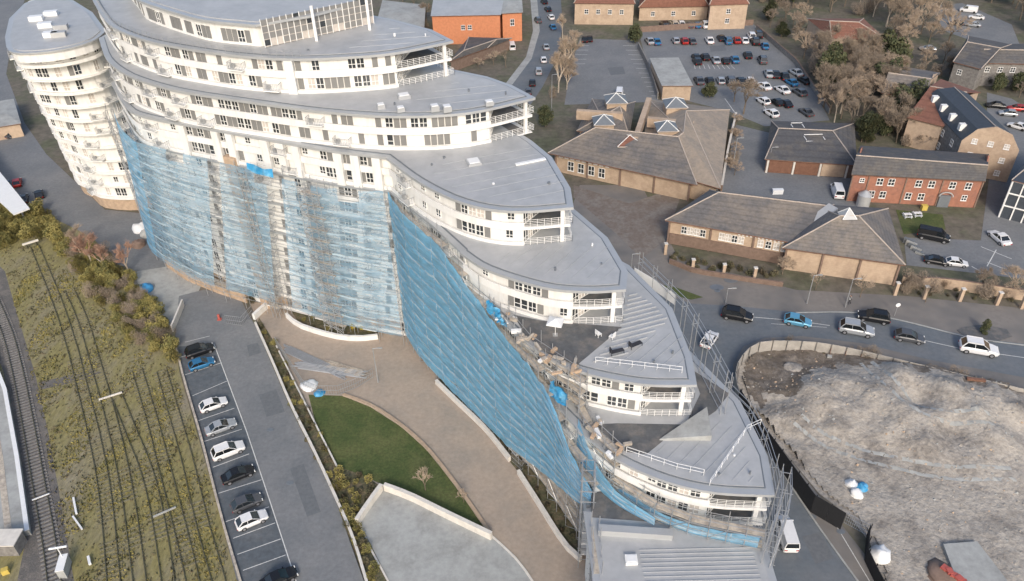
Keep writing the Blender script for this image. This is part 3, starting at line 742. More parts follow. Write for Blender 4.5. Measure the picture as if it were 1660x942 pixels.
# deeper blue loose piece near the top
pts = [P(x, y, 30) for x, y in ((400, 265), (412, 268), (428, 276), (442, 275))]
mb = MB()
for k, p in enumerate(pts): mb.v += [(p.x, p.y - .4, 29.3 - .5 * (k % 2)), (p.x, p.y - .1, 30.2)]
for k in range(3): mb.f.append((2 * k, 2 * k + 2, 2 * k + 3, 2 * k + 1)); mb.m.append(0)
mb.build('loose_sheet', ['netdeep'], netm)

# wing netting
wl_ = [(-17.2, 101.9), (-14.5, 96.8), (-8.9, 89.3), (-2.8, 80.6), (1.3, 74.4), (4.6, 68.9), (7.2, 63.4), (9.2, 60.6)]
wl_ = offset(smooth_line(wl_, 4), -.55)
fW, LW = walk(wl_)
def wfn(s):
    p, d = fW(s); return p.x, p.y, d.y, -d.x
netw = thing('debris_netting', 'deep blue debris netting stretched along the long right wing beside the brown courtyard path', 'netting', (0, 76, 0))
wt = lambda s: interp(s / LW, [0, .1, .2, .3, .38, .46, .55, .64, .72, .82, .9, 1], [29.2, 28.4, 28.0, 27.6, 25.8, 24.2, 22.6, 21.4, 20.9, 19.2, 15.8, 12.3]) + .5 * noise.noise(Vector((s * .9, 0, 0)))
wb = lambda s: interp(s / LW, [0, .3, .6, .8, 1], [2.2, .9, 1.6, 4.8, 9.0]) + .3 * noise.noise(Vector((s * .7, 8, 0)))
net(netw, wfn, LW, wb, wt, 'net', 12, .5, 4., .6)
# front band of netting round the bottom of the lowest curved flats
gl = smooth_line(PL([(1003, 796), (1060, 836), (1130, 864), (1228, 886)], 12.0), 5); gl = offset(gl, .0); fG, LG = walk(gl)
netg = thing('debris_netting', 'narrow strip of bright blue netting slung round the front of the lowest curved flats', 'netting', (18, 55, 0))
net(netg, lambda s: (fG(s)[0].x, fG(s)[0].y, fG(s)[1].y, -fG(s)[1].x), LG, lambda s: interp(s / LG, [0, .3, 1], [9.6, 11.0, 11.7]), lambda s: interp(s / LG, [0, .15, .5, 1], [12.4, 13.0, 13.1, 13.6]) + .25 * noise.noise(Vector((s, 4, 4))), 'netmid', 2, .7, 7., .5)
wl2 = smooth_line(PL([(936, 730), (958, 765), (1000, 806), (1062, 843)], 13.0), 5); f2_, L2_ = walk(wl2)
netc = thing('debris_netting', 'blue netting sweeping from the end of the wing down to the lowest curved flats', 'netting', (11, 60, 0))
net(netc, lambda s: (f2_(s)[0].x, f2_(s)[0].y, f2_(s)[1].y, -f2_(s)[1].x), L2_, lambda s: interp(s / L2_, [0, .4, 1], [11.0, 11.6, 12.0]), lambda s: interp(s / L2_, [0, .3, .6, 1], [18.5, 15.5, 14.0, 13.2]), 'net', 3, .6, 17., .5)
# loose blue sheets hanging off the wing scaffold
netl = thing('loose_tarpaulin', 'crumpled blue sheet hanging from the scaffold beside the middle flats', 'tarpaulin', tuple(P(920, 640, 20)))
for (cx_, cy_, zz, w_, h_) in ((800, 505, 24.0, 2.2, 2.4), (905, 640, 19.5, 2.4, 2.6), (815, 522, 23.2, 1.2, 1.0)):
    q = P(cx_, cy_, zz); mb = MB(); n = 8
    for i in range(n + 1):
        for r in range(n + 1):
            a = i / n - .5; b = r / n - .5
            d = .5 * noise.noise(Vector((cx_ + a * 4, b * 4, 0)))
            mb.v.append((q.x + a * w_ * .8 + d, q.y - a * w_ + d, zz + b * h_ * (1 - .5 * abs(a)) + .3 * noise.noise(Vector((a * 5, cx_, b * 3)))))
    for i in range(n):
        for r in range(n): a = i * (n + 1) + r; mb.f.append((a, a + n + 1, a + n + 2, a + 1)); mb.m.append(0)
    mb.build('sheet', ['netdeep'], netl, smooth=True)

def scaffold(name, label, line, zb_fn, zt_fn, step=2.1, width=1.2, lift=2.1, boards=True, brace=True, group=None, maxp=290):
    f, L = walk(line); n = max(2, int(L / step))
    p0, _ = f(L / 2); t = thing('scaffolding', label, 'scaffold', (p0.x, p0.y, 0), group=group)
    P_ = [(f(L * i / n), L * i / n) for i in range(n + 1)]
    for (p, d), s in P_:
        out = Vector((d.y, -d.x)); zt = zt_fn(s); zb = zb_fn(s)
        pole(p, zb, zt + random.uniform(.3, 1.5), t); pole(p + out * width, zb, zt + random.uniform(.2, 1.2), t)
    zmax = max(zt_fn(s) for _, s in P_); zmin = min(zb_fn(s) for _, s in P_)
    k = 0
    while zmin + lift * (k + 1) <= zmax + .1:
        k += 1; z = zmin + lift * k; run = [((p, d), s) for (p, d), s in P_ if zb_fn(s) < z <= zt_fn(s) + .1]
        if len(run) < 2: continue
        mb = MB()
        for dz in (0, .95):
            for off in (0, width):
                mb.path([(p.x + d.y * off, p.y - d.x * off, z + dz) for (p, d), s in run], .045)
        for (p, d), s in run: mb.tube((p.x - d.y * .2, p.y + d.x * .2, z), (p.x + d.y * (width + .25), p.y - d.x * (width + .25), z), .045)
        mb.build('ledger', ['steel'], t)
        for (a, b) in zip(run, run[1:]):
            (pa, da), _ = a; (pb, db), _ = b
            if boards:
                c = (pa + pb) / 2; d = (pb - pa); l = d.length; d.normalize()
                o = inst(BOARD, 'deck_board', (c.x + d.y * width * .5, c.y - d.x * width * .5, z + .09), math.atan2(d.y, d.x), t, (l * .97, 1.5, 1))
    if brace:
        mb = MB()
        for i in range(0, n - 1, 2):
            (p, d), s = P_[i]; (q, e), s2 = P_[i + 1]; zz = zb_fn(s)
            while zz + lift <= zt_fn(s):
                mb.tube((p.x + d.y * width, p.y - d.x * width, zz), (q.x + e.y * width, q.y - e.x * width, zz + lift), .04); zz += lift; p, q, d, e = q, p, e, d
        mb.build('brace', ['steel'], t)
    return t
def seg(a, b): return [a, ((a[0] + b[0]) / 2, (a[1] + b[1]) / 2), b]
# main front lifts between wall and net
sub = []
for i in range(41):
    s = i / 40; a, _ = fB(s * LBm); sub.append((a.x, a.y))
scaffold('scaffolding', 'tube scaffold behind the pale netting on the long white front', offset(resample(sub, n=30), 1.35), lambda s: 0, lambda s: 28.5, 4.2, 1.0, 2.3, False, False)
# wing lifts
scaffold('scaffolding', 'tube scaffold carrying the deep blue netting along the right wing', offset(resample(wl_, n=24), 1.25), lambda s: 0, lambda s: min(wt(s) + .6, 29), 2.4, 1.0, 2.1, True, True)
# access towers, the pale zig-zag one in the middle of the front
f, L = walk(offset(lowarc(15), -1.0)); s = 0
while f(s)[0].x < -31.0: s += .1
p, d = f(s); q = p + d * 3.6
tw = scaffold('scaffolding', 'pale zig-zag scaffold stair tower up the middle of the netted front', [(p.x, p.y), ((p.x + q.x) / 2, (p.y + q.y) / 2), (q.x, q.y)], lambda s: 0, lambda s: 29, 1.2, 2.0, 2.1, True, True)
mb = MB()
for k in range(13):
    z = 1 + k * 2.1; a, b = (p, q) if k % 2 else (q, p); o = Vector((d.y, -d.x)) * 2.05
    for dz in (0, .5): mb.tube((a.x + o.x, a.y + o.y, z + dz), (b.x + o.x, b.y + o.y, z + 2.1 + dz), .05)
mb.build('stair_flight', ['steel'], tw)
s = 0
while f(s)[0].x < -41.5: s += .1
p, d = f(s); q = p + d * 1.6
scaffold('scaffolding', 'narrow hoist scaffold beside the sandy brick strip of the front', [(p.x, p.y), (q.x, q.y)], lambda s: 0, lambda s: 28, 1.6, 1.2, 2.1, True, True)
# scaffold edges beside the wing roofs
def roof_scaf(label, px, z, zb, zt, step=1.9, width=1.2, lift=1.9, brace=True, boards=True):
    pl = PL(px, z); return scaffold('scaffolding', label, pl, lambda s: zb, lambda s: zt, step, width, lift, boards, brace)
roof_scaf('scaffold platform below the fourth step, strewn with boards, left of the umbrella terrace', [(952, 622), (905, 590), (860, 560), (815, 505)][::-1], 21.5, 16.5, 23.6)
roof_scaf('scaffold platform left of the brown terrace between two lower steps', [(935, 640), (965, 700), (1010, 742)], 16.6, 8, 18.0)
roof_scaf('scaffold around the front of the lowest curved flats behind the blue strip', [(1000, 770), (1060, 812), (1130, 838), (1240, 860)], 13.5, 8, 14.4)
roof_scaf('scaffold tower at the right hand nose of the lowest curved flats', [(1236, 905), (1256, 860), (1256, 806)], 12.5, 0, 17.4, 2.4, .9, 2.8, True, False)
roof_scaf('scaffold along the road side of the lowest leaf roof', [(1258, 800), (1246, 728), (1210, 655), (1180, 630)], 17.1, 0, 17.6, 3.6, .6, 5.5, False, False)
roof_scaf('scaffold along the road side of the umbrella roof above the bend', [(1175, 630), (1135, 555), (1105, 505), (1035, 435)], 21.5, 0, 23.0, 3.6, .6, 5.6, False, False)
roof_scaf('tall scaffold ladder tower at the lower end of the blue wing', [(938, 905), (938, 870)], 2, 0, 16.5, 1.8, 1.4, 1.8, True, False)
roof_scaf('scaffold left of the small pale roof at the bottom', [(962, 935), (958, 860)], 11, 0, 13.0, 1.9, .9)
# pale barrier boards on the roof edge scaffold
a = [P2(x, y, 21.5) for x, y in ((1028, 442), (1058, 460), (1095, 486))]
b_ = thing('edge_screen', 'white sheeted screen on scaffold tubes at the road edge of the upper bend', 'screen', (a[1][0], a[1][1], 0))
mb = MB(); mb.wallstrip(a, .08, 20.6, 22.3); mb.build('sheeting', ['plastw'], b_)
for p in a: pole(p, 0, 22.6, b_)
a = [P2(x, y, 16) for x, y in ((1128, 548), (1130, 600), (1150, 640))]
b_ = thing('edge_duct', 'long pale pipe laid along the road side of the scaffold below the umbrella roof', 'pipe', (a[1][0], a[1][1], 16))
l = [P(x, y, 16.6) for x, y in ((1130, 590), (1162, 622), (1190, 652), (1208, 676))]
mb = MB(); mb.path(l, .22, 8); mb.build('pipe', ['zinc_edge'], b_)
# debris, bags and boards on the long scaffold walkway and the terraces
rnd = random.Random(4)
walkpx = [(820, 515), (850, 545), (885, 575), (915, 598), (935, 645), (960, 695), (1000, 730)]
ORD = ['first', 'second', 'third', 'fourth', 'fifth', 'sixth', 'seventh', 'eighth', 'ninth', 'tenth', 'eleventh', 'twelfth']
for i, (x, y) in enumerate(walkpx):
    z = 22.7 if i < 4 else 17.6
    q = P(x + 3, y, z); mb = MB()
    for k in range(7): mb.box((q.x + rnd.uniform(-1.3, 1.3), q.y + rnd.uniform(-1.3, 1.3), z + rnd.uniform(.15, .45)), (rnd.uniform(.3, 1.4), rnd.uniform(.2, .5), rnd.uniform(.15, .5)), rnd.uniform(0, 3), rnd.choice([0, 0, 1, 2]))
    mb.build('material_heap', ['board', 'plastw', 'brickstrip'], label=f'small heap of boards and bags on the scaffold walkway, {ORD[i]} from the top', cat='heap', group='heaps of material on the scaffold walkway')

# umbrella terrace furniture
q = P(900, 545, ZF); um = thing('parasol', 'square white parasol open on the dark umbrella terrace', 'parasol', (q.x, q.y, ZF + .19))
mb = MB(); h = 2.6; r = 1.35; zb_ = ZF + .19
vs = [(q.x + r * math.cos(k * math.pi / 2 + .5), q.y + r * math.sin(k * math.pi / 2 + .5), zb_ + h - .45) for k in range(4)] + [(q.x, q.y, zb_ + h)]
mb.add(vs + [(v[0], v[1], v[2] - .12) for v in vs[:4]], [(k, (k + 1) % 4, 4) for k in range(4)] + [(5 + k, 5 + (k + 1) % 4, (k + 1) % 4, k) for k in range(4)]); mb.build('canopy', ['plastw'], um)
mb = MB(); mb.tube((q.x, q.y, zb_), (q.x, q.y, zb_ + h - .02), .04, 6); mb.build('pole', ['frame'], um)
mb = MB(); mb.box((q.x, q.y, zb_ + .05), (.6, .6, .1)); mb.build('base', ['steel'], um)
def chair(px, py, z, m_, label, rz, group=None, lounge=False):
    q = P(px, py, z); t = thing('sun_lounger' if lounge else 'terrace_chair', label, 'lounger' if lounge else 'chair', (q.x, q.y, z), group=group)
    l = 1.7 if lounge else .6
    def bx(name, c, s, mm=m_):
        cs, sn = math.cos(rz), math.sin(rz); mb = MB(); mb.box((q.x + c[0] * cs - c[1] * sn, q.y + c[0] * sn + c[1] * cs, z + c[2]), s, rz); return mb.build(name, [mm], t)
    bx('seat', (0, 0, .42), (l, .6, .08)); bx('backrest', (-l / 2, 0, .75), (.08, .6, .65))
    for sx in (-1, 1):
        for sy in (-1, 1): bx('leg', (sx * (l / 2 - .05), sy * .26, .19), (.06, .06, .38))
chair(970, 545, ZF + .19, 'plastw', 'white terrace chair nearest the parasol', .6)
chair(992, 549, ZF + .19, 'plastw', 'white terrace chair beside the battens, right of the other white chair', 2.4)
chair(1000, 573, ZF + .3, 'clothd', 'dark lounger on the roof seams, lower of the two', .3, lounge=True)
chair(1030, 562, ZF + .3, 'clothd', 'dark lounger on the roof seams, upper of the two', .5, lounge=True)
# =====================================================================
# GROUND, COURTYARD, RAILWAY, ROADS, SITE
# =====================================================================
sheet('ground', None, 'earth', -.02, world=[(-900, -200), (900, -200), (900, 1600), (-900, 1600)])
sheet('west_yard', [(-200, -20), (60, -60), (20, 60), (10, 120), (40, 200), (0, 240), (-200, 260)], 'asphalt', .006)
sheet('railway_land', [(-250, 330), (0, 335), (70, 345), (150, 385), (225, 440), (282, 520), (290, 600), (345, 790), (392, 960), (400, 1150), (-700, 1150), (-700, 600)], 'moss', .004)
sheet('access_road', [(-120, 190), (30, 185), (75, 250), (170, 340), (270, 350), (285, 420), (250, 450), (225, 470), (150, 385), (70, 345), (0, 330), (-150, 300)], 'asphalt', .010)
sheet('paved_yard', [(222, 440), (285, 430), (330, 455), (300, 520), (280, 530), (225, 500)], 'conc', .014)
sheet('car_park', [(290, 480), (330, 470), (385, 475), (400, 505), (415, 530), (470, 660), (540, 800), (595, 950), (640, 1120), (440, 1120), (385, 945), (345, 790), (283, 560)], 'asphalt', .018)
sheet('parking_strip', [(288, 562), (347, 558), (400, 700), (478, 940), (520, 1080), (435, 1090), (388, 942), (350, 790)], 'bay', .024)
sheet('courtyard', [(405, 490), (425, 470), (620, 520), (660, 530), (960, 800), (960, 1100), (640, 1120), (590, 942), (540, 800), (470, 660)], 'path', .018)
sheet('planting_bed', [(420, 515), (448, 560), (545, 755), (590, 770), (622, 792), (585, 845), (640, 960), (700, 1100), (645, 1110), (595, 950), (540, 800), (470, 660), (415, 530)], 'hedge', .026)
sheet('lawn', [(500, 640), (555, 642), (600, 660), (650, 692), (690, 728), (720, 765), (755, 810), (790, 864), (705, 820), (620, 786), (585, 770), (545, 755), (515, 700)], 'lawn', .034)
sheet('ramp_apron', [(620, 786), (705, 825), (795, 868), (835, 905), (862, 942), (960, 1100), (700, 1100), (635, 950), (580, 842)], 'conc', .034)
sheet('planting_strip', [(718, 612), (745, 640), (800, 688), (850, 740), (900, 800), (948, 880), (935, 905), (895, 855), (840, 765), (780, 692), (705, 618)], 'hedge', .034)
sheet('front_bed', [(470, 500), (610, 520), (615, 545), (540, 545), (485, 525)], 'hedge', .034)

def lowwall(name, label, cat, px, h, t, m_='kerbw', cap=None, z=0, sm=True, group=None, piece=2.4, world=None):
    """low wall or kerb made of butted lengths with its own coping stones"""
    pts = world or PL(px, z + h)
    if sm: pts = smooth_line(pts, 4)
    pts = resample(pts, step=piece); c = pts[len(pts) // 2]
    t_ = thing(name, label, cat, (c[0], c[1], z), group=group)
    mb = MB(); mb.wallstrip(pts, t, z - .02, z + h - .08); mb.build('wall_body', [m_], t_)
    for a, b in zip(pts, pts[1:]):
        d = Vector((b[0] - a[0], b[1] - a[1])); l = d.length; d.normalize(); cx = (a[0] + b[0]) / 2 - d.y * t / 2; cy = (a[1] + b[1]) / 2 + d.x * t / 2
        mb = MB(); mb.box((cx, cy, z + h - .04), (l - .02, t + .08, .08), math.atan2(d.y, d.x)); mb.build('coping', [cap or m_], t_)
    return t_
lowwall('boundary_wall', 'long pale kerb wall between the car park and the planting bed', 'wall', [(412, 522), (440, 585), (470, 655), (505, 725), (540, 800), (570, 870), (592, 942), (640, 1100)], .7, .28)
lowwall('garden_kerb', 'thin pale edging left of the lawn between hedge and grass', 'kerb', [(447, 560), (478, 622), (512, 690), (545, 755)], .5, .14)
lowwall('garden_kerb', 'curved buff edging between the lawn and the brown path', 'kerb', [(555, 640), (600, 657), (650, 690), (690, 726), (720, 763), (755, 810), (793, 866)], .35, .4, 'path', 'brickstrip')
lowwall('retaining_wall', 'pale wall with a corner round the top of the grey ramp apron', 'wall', [(580, 842), (600, 812), (620, 785)], 1.3, .45, sm=False)
lowwall('retaining_wall', 'pale wall along the lower edge of the lawn above the grey ramp apron', 'wall', [(621, 786), (660, 800), (720, 830), (795, 866)], 1.3, .45, sm=False)
lowwall('garden_kerb', 'thin pale line edging the ramp apron beside the brown path', 'kerb', [(795, 868), (835, 905), (862, 942), (950, 1080)], .12, .18)
lowwall('garden_kerb', 'left edging of the grey apron beside the hedge', 'kerb', [(582, 848), (600, 890), (632, 950), (690, 1080)], .15, .15)
lowwall('planter_wall', 'upper length of pale planter wall along the foot of the blue netting', 'wall', [(705, 616), (740, 650), (785, 693), (824, 742)], .9, .4)
lowwall('planter_wall', 'lower curved length of pale planter wall along the foot of the blue netting', 'wall', [(838, 762), (870, 812), (905, 868), (925, 893), (940, 905)], .9, .4)
lowwall('planter_wall', 'white curved planter wall with yellow shrubs in front of the netted facade', 'wall', [(462, 508), (480, 523), (510, 534), (545, 543), (580, 546), (612, 543)], 1.0, .35, 'render')
lowwall('planter_wall', 'thin upper wall behind the planting strip beside the blue netting', 'wall', [(718, 610), (760, 648), (806, 688), (850, 745)], .5, .15)
lowwall('boundary_wall', 'short pale slanting wall at the head of the car park', 'wall', [(278, 528), (288, 505), (296, 485)], 1.4, .2, sm=False)
lowwall('entrance_wall', 'short white wall at the courtyard entrance beside the brick base', 'wall', [(412, 510), (425, 498), (437, 488)], 1.2, .5, 'render', sm=False)
# brick podium foot of the front
a = [P2(x, y, 2) for x, y in ((268, 420), (300, 442), (350, 462), (398, 478))]
pod = thing('brick_podium', 'low sandy brick podium wall under the left part of the netted front', 'wall', (a[1][0], a[1][1], 0))
ps = resample(a, step=1.4)
for u, v in zip(ps, ps[1:]):
    d = Vector((v[0] - u[0], v[1] - u[1])); mb = MB(); mb.box(((u[0] + v[0]) / 2, (u[1] + v[1]) / 2 + .6, 1.1), (d.length - .05, 1.0, 2.2), math.atan2(d.y, d.x)); mb.build('brick_panel', ['brickstrip'], pod)
    mb = MB(); mb.box(((u[0] + v[0]) / 2, (u[1] + v[1]) / 2 + .6, 2.28), (d.length - .1, 1.3, .12), math.atan2(d.y, d.x)); mb.build('coping', ['board'], pod)

# painted lines
def line(px, w_=.12, z=.04, name='painted_line', m_='line', n=None):
    pts = PL(px); a = offset(pts, w_ / 2); b = offset(pts, -w_ / 2); mb = MB(); k = len(pts)
    mb.add([(p[0], p[1], z) for p in a] + [(p[0], p[1], z) for p in b], [(i, k + i, k + i + 1, i + 1) for i in range(k - 1)]); return mb.build(name, m_, kind='structure')
line([(347, 558), (372, 625), (400, 700), (440, 820), (480, 942), (520, 1070)], .12)
for (x1, y1, x2, y2) in ((291, 580, 350, 562), (300, 608, 360, 588), (312, 642, 368, 618), (322, 682, 380, 662), (331, 716, 392, 696), (345, 758, 404, 736), (354, 800, 424, 778), (366, 846, 436, 822), (378, 873, 446, 848), (385, 899, 455, 874), (394, 925, 463, 900), (402, 952, 472, 926), (300, 555, 340, 545)):
    line([(x1, y1), (x2, y2)], .10)
# railings / brick edge left of the car park
lowwall('boundary_wall', 'low rusty brick edging between the parked cars and the overgrown sidings', 'wall', [(283, 560), (300, 625), (325, 710), (345, 790), (365, 865), (388, 942), (420, 1060)], .35, .22, 'brickstrip', 'board')

# ---- railway ----
RAILM = {}
UNIT = MB(); UNIT.box((0, 0, 0), (2.5, .25, .14)); SLP = UNIT.mesh('sleeper', ['sleeper'])
UNIT = MB(); UNIT.box((0, 0, 0), (2.5, .25, .14)); SLP2 = UNIT.mesh('sleeper', ['sleeperc'])
def track(label, px, group, slp=SLP, zt=.10, every=.75, rails='rail'):
    pts = resample(smooth_line(PL(px), 6), step=every); c = pts[len(pts) // 2]
    t = thing('railway_track', label, 'track', (c[0], c[1], 0), group=group)
    for i, (a, b) in enumerate(zip(pts, pts[1:])):
        rz = math.atan2(b[1] - a[1], b[0] - a[0]) + math.pi / 2
        if slp is SLP and noise.noise(Vector((a[0] * .22, a[1] * .12, 3))) > .02: continue
        if i < 295: inst(slp, 'sleeper', (a[0], a[1], zt - .06), rz + random.uniform(-.03, .03), t)
    for o_ in (.75, -.75):
        l = offset(pts[::4] + [pts[-1]], o_); mb = MB(); mb.wallstrip(l, .09, zt - .02, zt + .14); mb.build('rail', [rails], t)
G_ = 'overgrown siding tracks'
track('far left overgrown siding track starting at the buffer stop under the bushes', [(56, 400), (92, 488), (117, 565), (131, 620), (152, 705), (170, 800), (184, 942), (192, 1050)], None)
track('overgrown siding track that begins beside the bare pink bushes', [(112, 470), (134, 520), (155, 590), (172, 650), (190, 720), (208, 810), (226, 942), (236, 1050)], None)
track('overgrown siding track that branches out of the middle of the field', [(190, 645), (212, 700), (238, 765), (256, 840), (272, 942), (284, 1050)], None)
track('overgrown siding track second from the car park edge', [(222, 600), (246, 680), (268, 765), (290, 850), (312, 942), (330, 1050)], None)
track('overgrown siding track nearest the parked cars', [(262, 602), (280, 665), (303, 745), (328, 850), (354, 942), (380, 1050)], None)
sheet('ballast_bed', [(-60, 370), (8, 440), (28, 510), (58, 610), (78, 700), (96, 800), (120, 942), (140, 1100), (10, 1100), (28, 942), (45, 860), (30, 740), (5, 600), (-40, 500), (-140, 380)], 'ballast', .012)
track('main line running track next to the platform', [(-80, 380), (-30, 450), (8, 530), (28, 600), (46, 690), (62, 780), (78, 870), (88, 942), (100, 1060)], None, SLP2, .14, .7)
# white bits across tracks
def post(px1, px2, z, r, name, label, cat, m_='conc', group=None):
    a = P(*px1, z); b = P(*px2, z); mb = MB(); d = b - a; mb.box(((a.x + b.x) / 2, (a.y + b.y) / 2, z), (d.length, r, r), math.atan2(d.y, d.x)); return mb.build(name, [m_], label=label, cat=cat, group=group)
bs = thing('buffer_stop', 'pale buffer beam at the bushy head of the sidings', 'buffer stop', tuple(P(50, 392, 0)))
a = P(36, 397, 1.1); b = P(62, 389, 1.1); d = b - a
mb = MB(); mb.box(((a.x + b.x) / 2, (a.y + b.y) / 2, 1.1), (d.length, .3, .35), math.atan2(d.y, d.x)); mb.build('beam', ['kerbw'], bs)
for t_ in (.2, .8): q = a.lerp(b, t_); mb = MB(); mb.box((q.x, q.y, .5), (.25, .25, .95)); mb.build('post', ['rail'], bs)
post((160, 648), (198, 636), .3, .22, 'concrete_beam', 'pale beam lying across the sidings near the branching track', 'beam', 'kerbw')
post((248, 838), (285, 822), .3, .2, 'timber_beam', 'grey beam lying across the tracks beside a white scrap, lower right of the field', 'beam', 'conc')
post((52, 811), (80, 800), .35, .14, 'white_rod', 'white rod lying across the main running track', 'rod', 'plastw')
post((119, 807), (124, 833), .3, .25, 'white_trough', 'white cable trough beside the main track, upper of two', 'trough', 'plastw')
post((118, 837), (133, 858), .3, .22, 'white_trough', 'white cable trough lying askew, lower of two beside the main track', 'trough', 'plastw')
post((143, 902), (146, 915), .4, .3, 'white_trough', 'short white trough end right of the signal cabinet', 'trough', 'plastw')
sheet('worn_crossing', [(62, 620), (100, 612), (150, 598), (165, 604), (110, 622), (66, 632)], 'ballast', .03)
cb = thing('signal_cabinet', 'tall pale signal cabinet with a white arm beside the main track at the bottom', 'cabinet', tuple(P(105, 920, 0)))
q = P(107, 925, 0); mb = MB(); mb.box((q.x, q.y, .8), (.9, 2.4, 1.6), .2); mb.build('cabinet', ['conc'], cb)
mb = MB(); mb.box((q.x, q.y, 1.64), (1.0, 2.5, .1), .2); mb.build('lid', ['plastw'], cb)
mb = MB(); mb.tube((q.x - .3, q.y + .9, 1.6), (q.x - .3, q.y + .9, 3.4), .07, 6); mb.tube((q.x - 1.3, q.y + .8, 3.3), (q.x + .8, q.y + 1.1, 3.4), .14, 6); mb.build('signal_arm', ['plastw'], cb)
# platform and its pale canopy
plat = thing('platform', 'long pale station platform at the far left edge with a white edge strip', 'platform', tuple(P(10, 800, 0)))
pe = PL([(-60, 470), (-18, 560), (10, 630), (30, 740), (47, 860)], 1.0); outer = [(p[0] - 9, p[1] - 1) for p in pe]
mb = MB(); mb.prism(pe + outer[::-1], 0, 1.0); mb.build('platform_body', ['conc'], plat)
ps = resample(pe, step=1.5)
for u, v in zip(ps, ps[1:]):
    d = Vector((v[0] - u[0], v[1] - u[1])); mb = MB(); mb.box(((u[0] + v[0]) / 2 - .25, (u[1] + v[1]) / 2, 1.03), (d.length - .03, .55, .10), math.atan2(d.y, d.x)); mb.build('edge_slab', ['plastw'], plat)
pe2 = [(p[0] - 2.2, p[1]) for p in pe]; mb = MB(); mb.wallstrip(pe2[::-1], .8, 1.0, 1.03); mb.build('tactile_strip', ['board'], plat)
hut = thing('platform_shelter', 'dark edged shelter at the bottom end of the platform', 'shelter', tuple(P(20, 890, 0)))
q = P(24, 872, 2.2); mb = MB(); mb.box((q.x - 1.2, q.y, 1.1), (3.0, 2.2, 2.2)); mb.build('wall', ['stone'], hut)
mb = MB(); mb.box((q.x - 1.2, q.y, 2.28), (3.4, 2.6, .15)); mb.build('roof', ['kerbw'], hut)
q = P(8, 925, .5); mb = MB(); mb.box((q.x, q.y, .4), (.8, .6, .8), .4); mb.build('salt_bin', ['yellow'], label='small yellow bin below the platform end', cat='bin')
can = thing('platform_canopy', 'long white flat canopy roof at the left edge above the bushes', 'canopy', tuple(P(10, 310, 0)))
cp = [P2(x, y, 3.5) for x, y in ((-60, 200), (-14, 262), (48, 338), (22, 348), (-40, 290), (-95, 225))]
mb = MB(); mb.prism(cp, 3.3, 3.6); mb.build('roof', ['plastw'], can)
for px in ((-20, 275), (10, 312), (35, 338)):
    q = P(*px, 3.5); mb = MB(); mb.box((q.x - .3, q.y, 1.65), (.3, .3, 3.28)); mb.build('post', ['steel'], can)

# ---- right: road, pavements, site ----
sheet('pavement', [(890, 440), (940, 300), (1040, 300), (1100, 420), (1290, 470), (1470, 480), (1660, 500), (2100, 540), (2100, 780), (1660, 640), (1240, 570), (1215, 660), (1450, 960), (1500, 1100), (1180, 1100), (1100, 520)], 'pave', .008)
sheet('road', smooth_line(PL([(1060, 470), (1120, 492), (1200, 497), (1290, 506), (1370, 505), (1430, 512), (1500, 528), (1580, 548), (1680, 560), (2100, 620), (2100, 720), (1660, 612), (1500, 582), (1400, 557), (1300, 545), (1240, 548), (1205, 562), (1188, 592), (1196, 640), (1232, 706), (1290, 800), (1345, 880), (1390, 942), (1480, 1090), (1250, 1090), (1240, 900), (1240, 800), (1180, 660), (1125, 590), (1080, 500)]), 1), 'road', .022, world=None) if False else None
rp = PL([(1060, 470), (1120, 492), (1200, 497), (1290, 506), (1370, 505), (1430, 512), (1500, 528), (1580, 548), (1680, 560), (2100, 620), (2100, 720), (1660, 612), (1500, 582), (1400, 557), (1300, 545), (1240, 548), (1205, 562), (1188, 592), (1196, 640), (1232, 706), (1290, 800), (1345, 880), (1390, 942), (1480, 1090), (1200, 1090), (1200, 900), (1200, 800), (1150, 660), (1095, 590), (1060, 500)])
sheet('road', None, 'road', .020, world=rp)
def kerb(px, label):
    lowwall('kerb', label, 'kerb', px, .12, .15, 'conc', 'conc', piece=3.0)
kerb([(1290, 506), (1370, 505), (1430, 512), (1500, 528), (1580, 548), (1680, 561), (1900, 590)][::-1], 'grey kerb along the far side of the road below the buff brick hall')
kerb([(1390, 942), (1345, 880), (1290, 800), (1240, 720)][::-1], 'grey kerb along the site side of the road below the black hoarding')
line([(1215, 514), (1290, 520), (1345, 528)], .12); line([(1480, 548), (1560, 566), (1660, 580), (1800, 600)], .12); line([(1250, 525), (1340, 531)], .08)
line([(1225, 700), (1262, 758), (1318, 800), (1360, 860), (1420, 960)], .1)
sheet('grass_verge', [(1072, 462), (1096, 466), (1140, 482), (1120, 486), (1085, 476)], 'lawn', .014)
# parking yards behind
sheet('rear_yard', [(1185, 200), (1385, 250), (1400, 350), (1290, 335), (1160, 308), (1185, 250)], 'asphalt', .012)
sheet('long_stay_car_park', [(1035, 52), (1220, 38), (1300, 110), (1345, 195), (1240, 205), (1180, 180), (1120, 165), (1062, 150), (1048, 100)], 'asphalt', .014)
sheet('short_stay_car_park', [(940, 62), (1032, 66), (1050, 100), (1068, 165), (915, 170), (925, 110)], 'asphalt', .014)
sheet('hill_road', [(865, -60), (905, -60), (912, 40), (905, 90), (880, 140), (860, 170), (820, 140), (862, 95), (875, 50)], 'road', .012)
sheet('path_beside_hill_road', [(855, -60), (866, -60), (875, 50), (862, 95), (830, 138), (820, 135), (853, 92), (864, 50)], 'conc', .013)
sheet('front_yard', [(1465, 385), (1590, 390), (1610, 240), (1640, 200), (1760, 260), (1800, 470), (1600, 445), (1470, 430)], 'asphalt', .012)
sheet('corner_car_park', [(1510, 10), (1560, 5), (1640, 40), (1660, 90), (1600, 75), (1530, 50)], 'asphalt', .012)
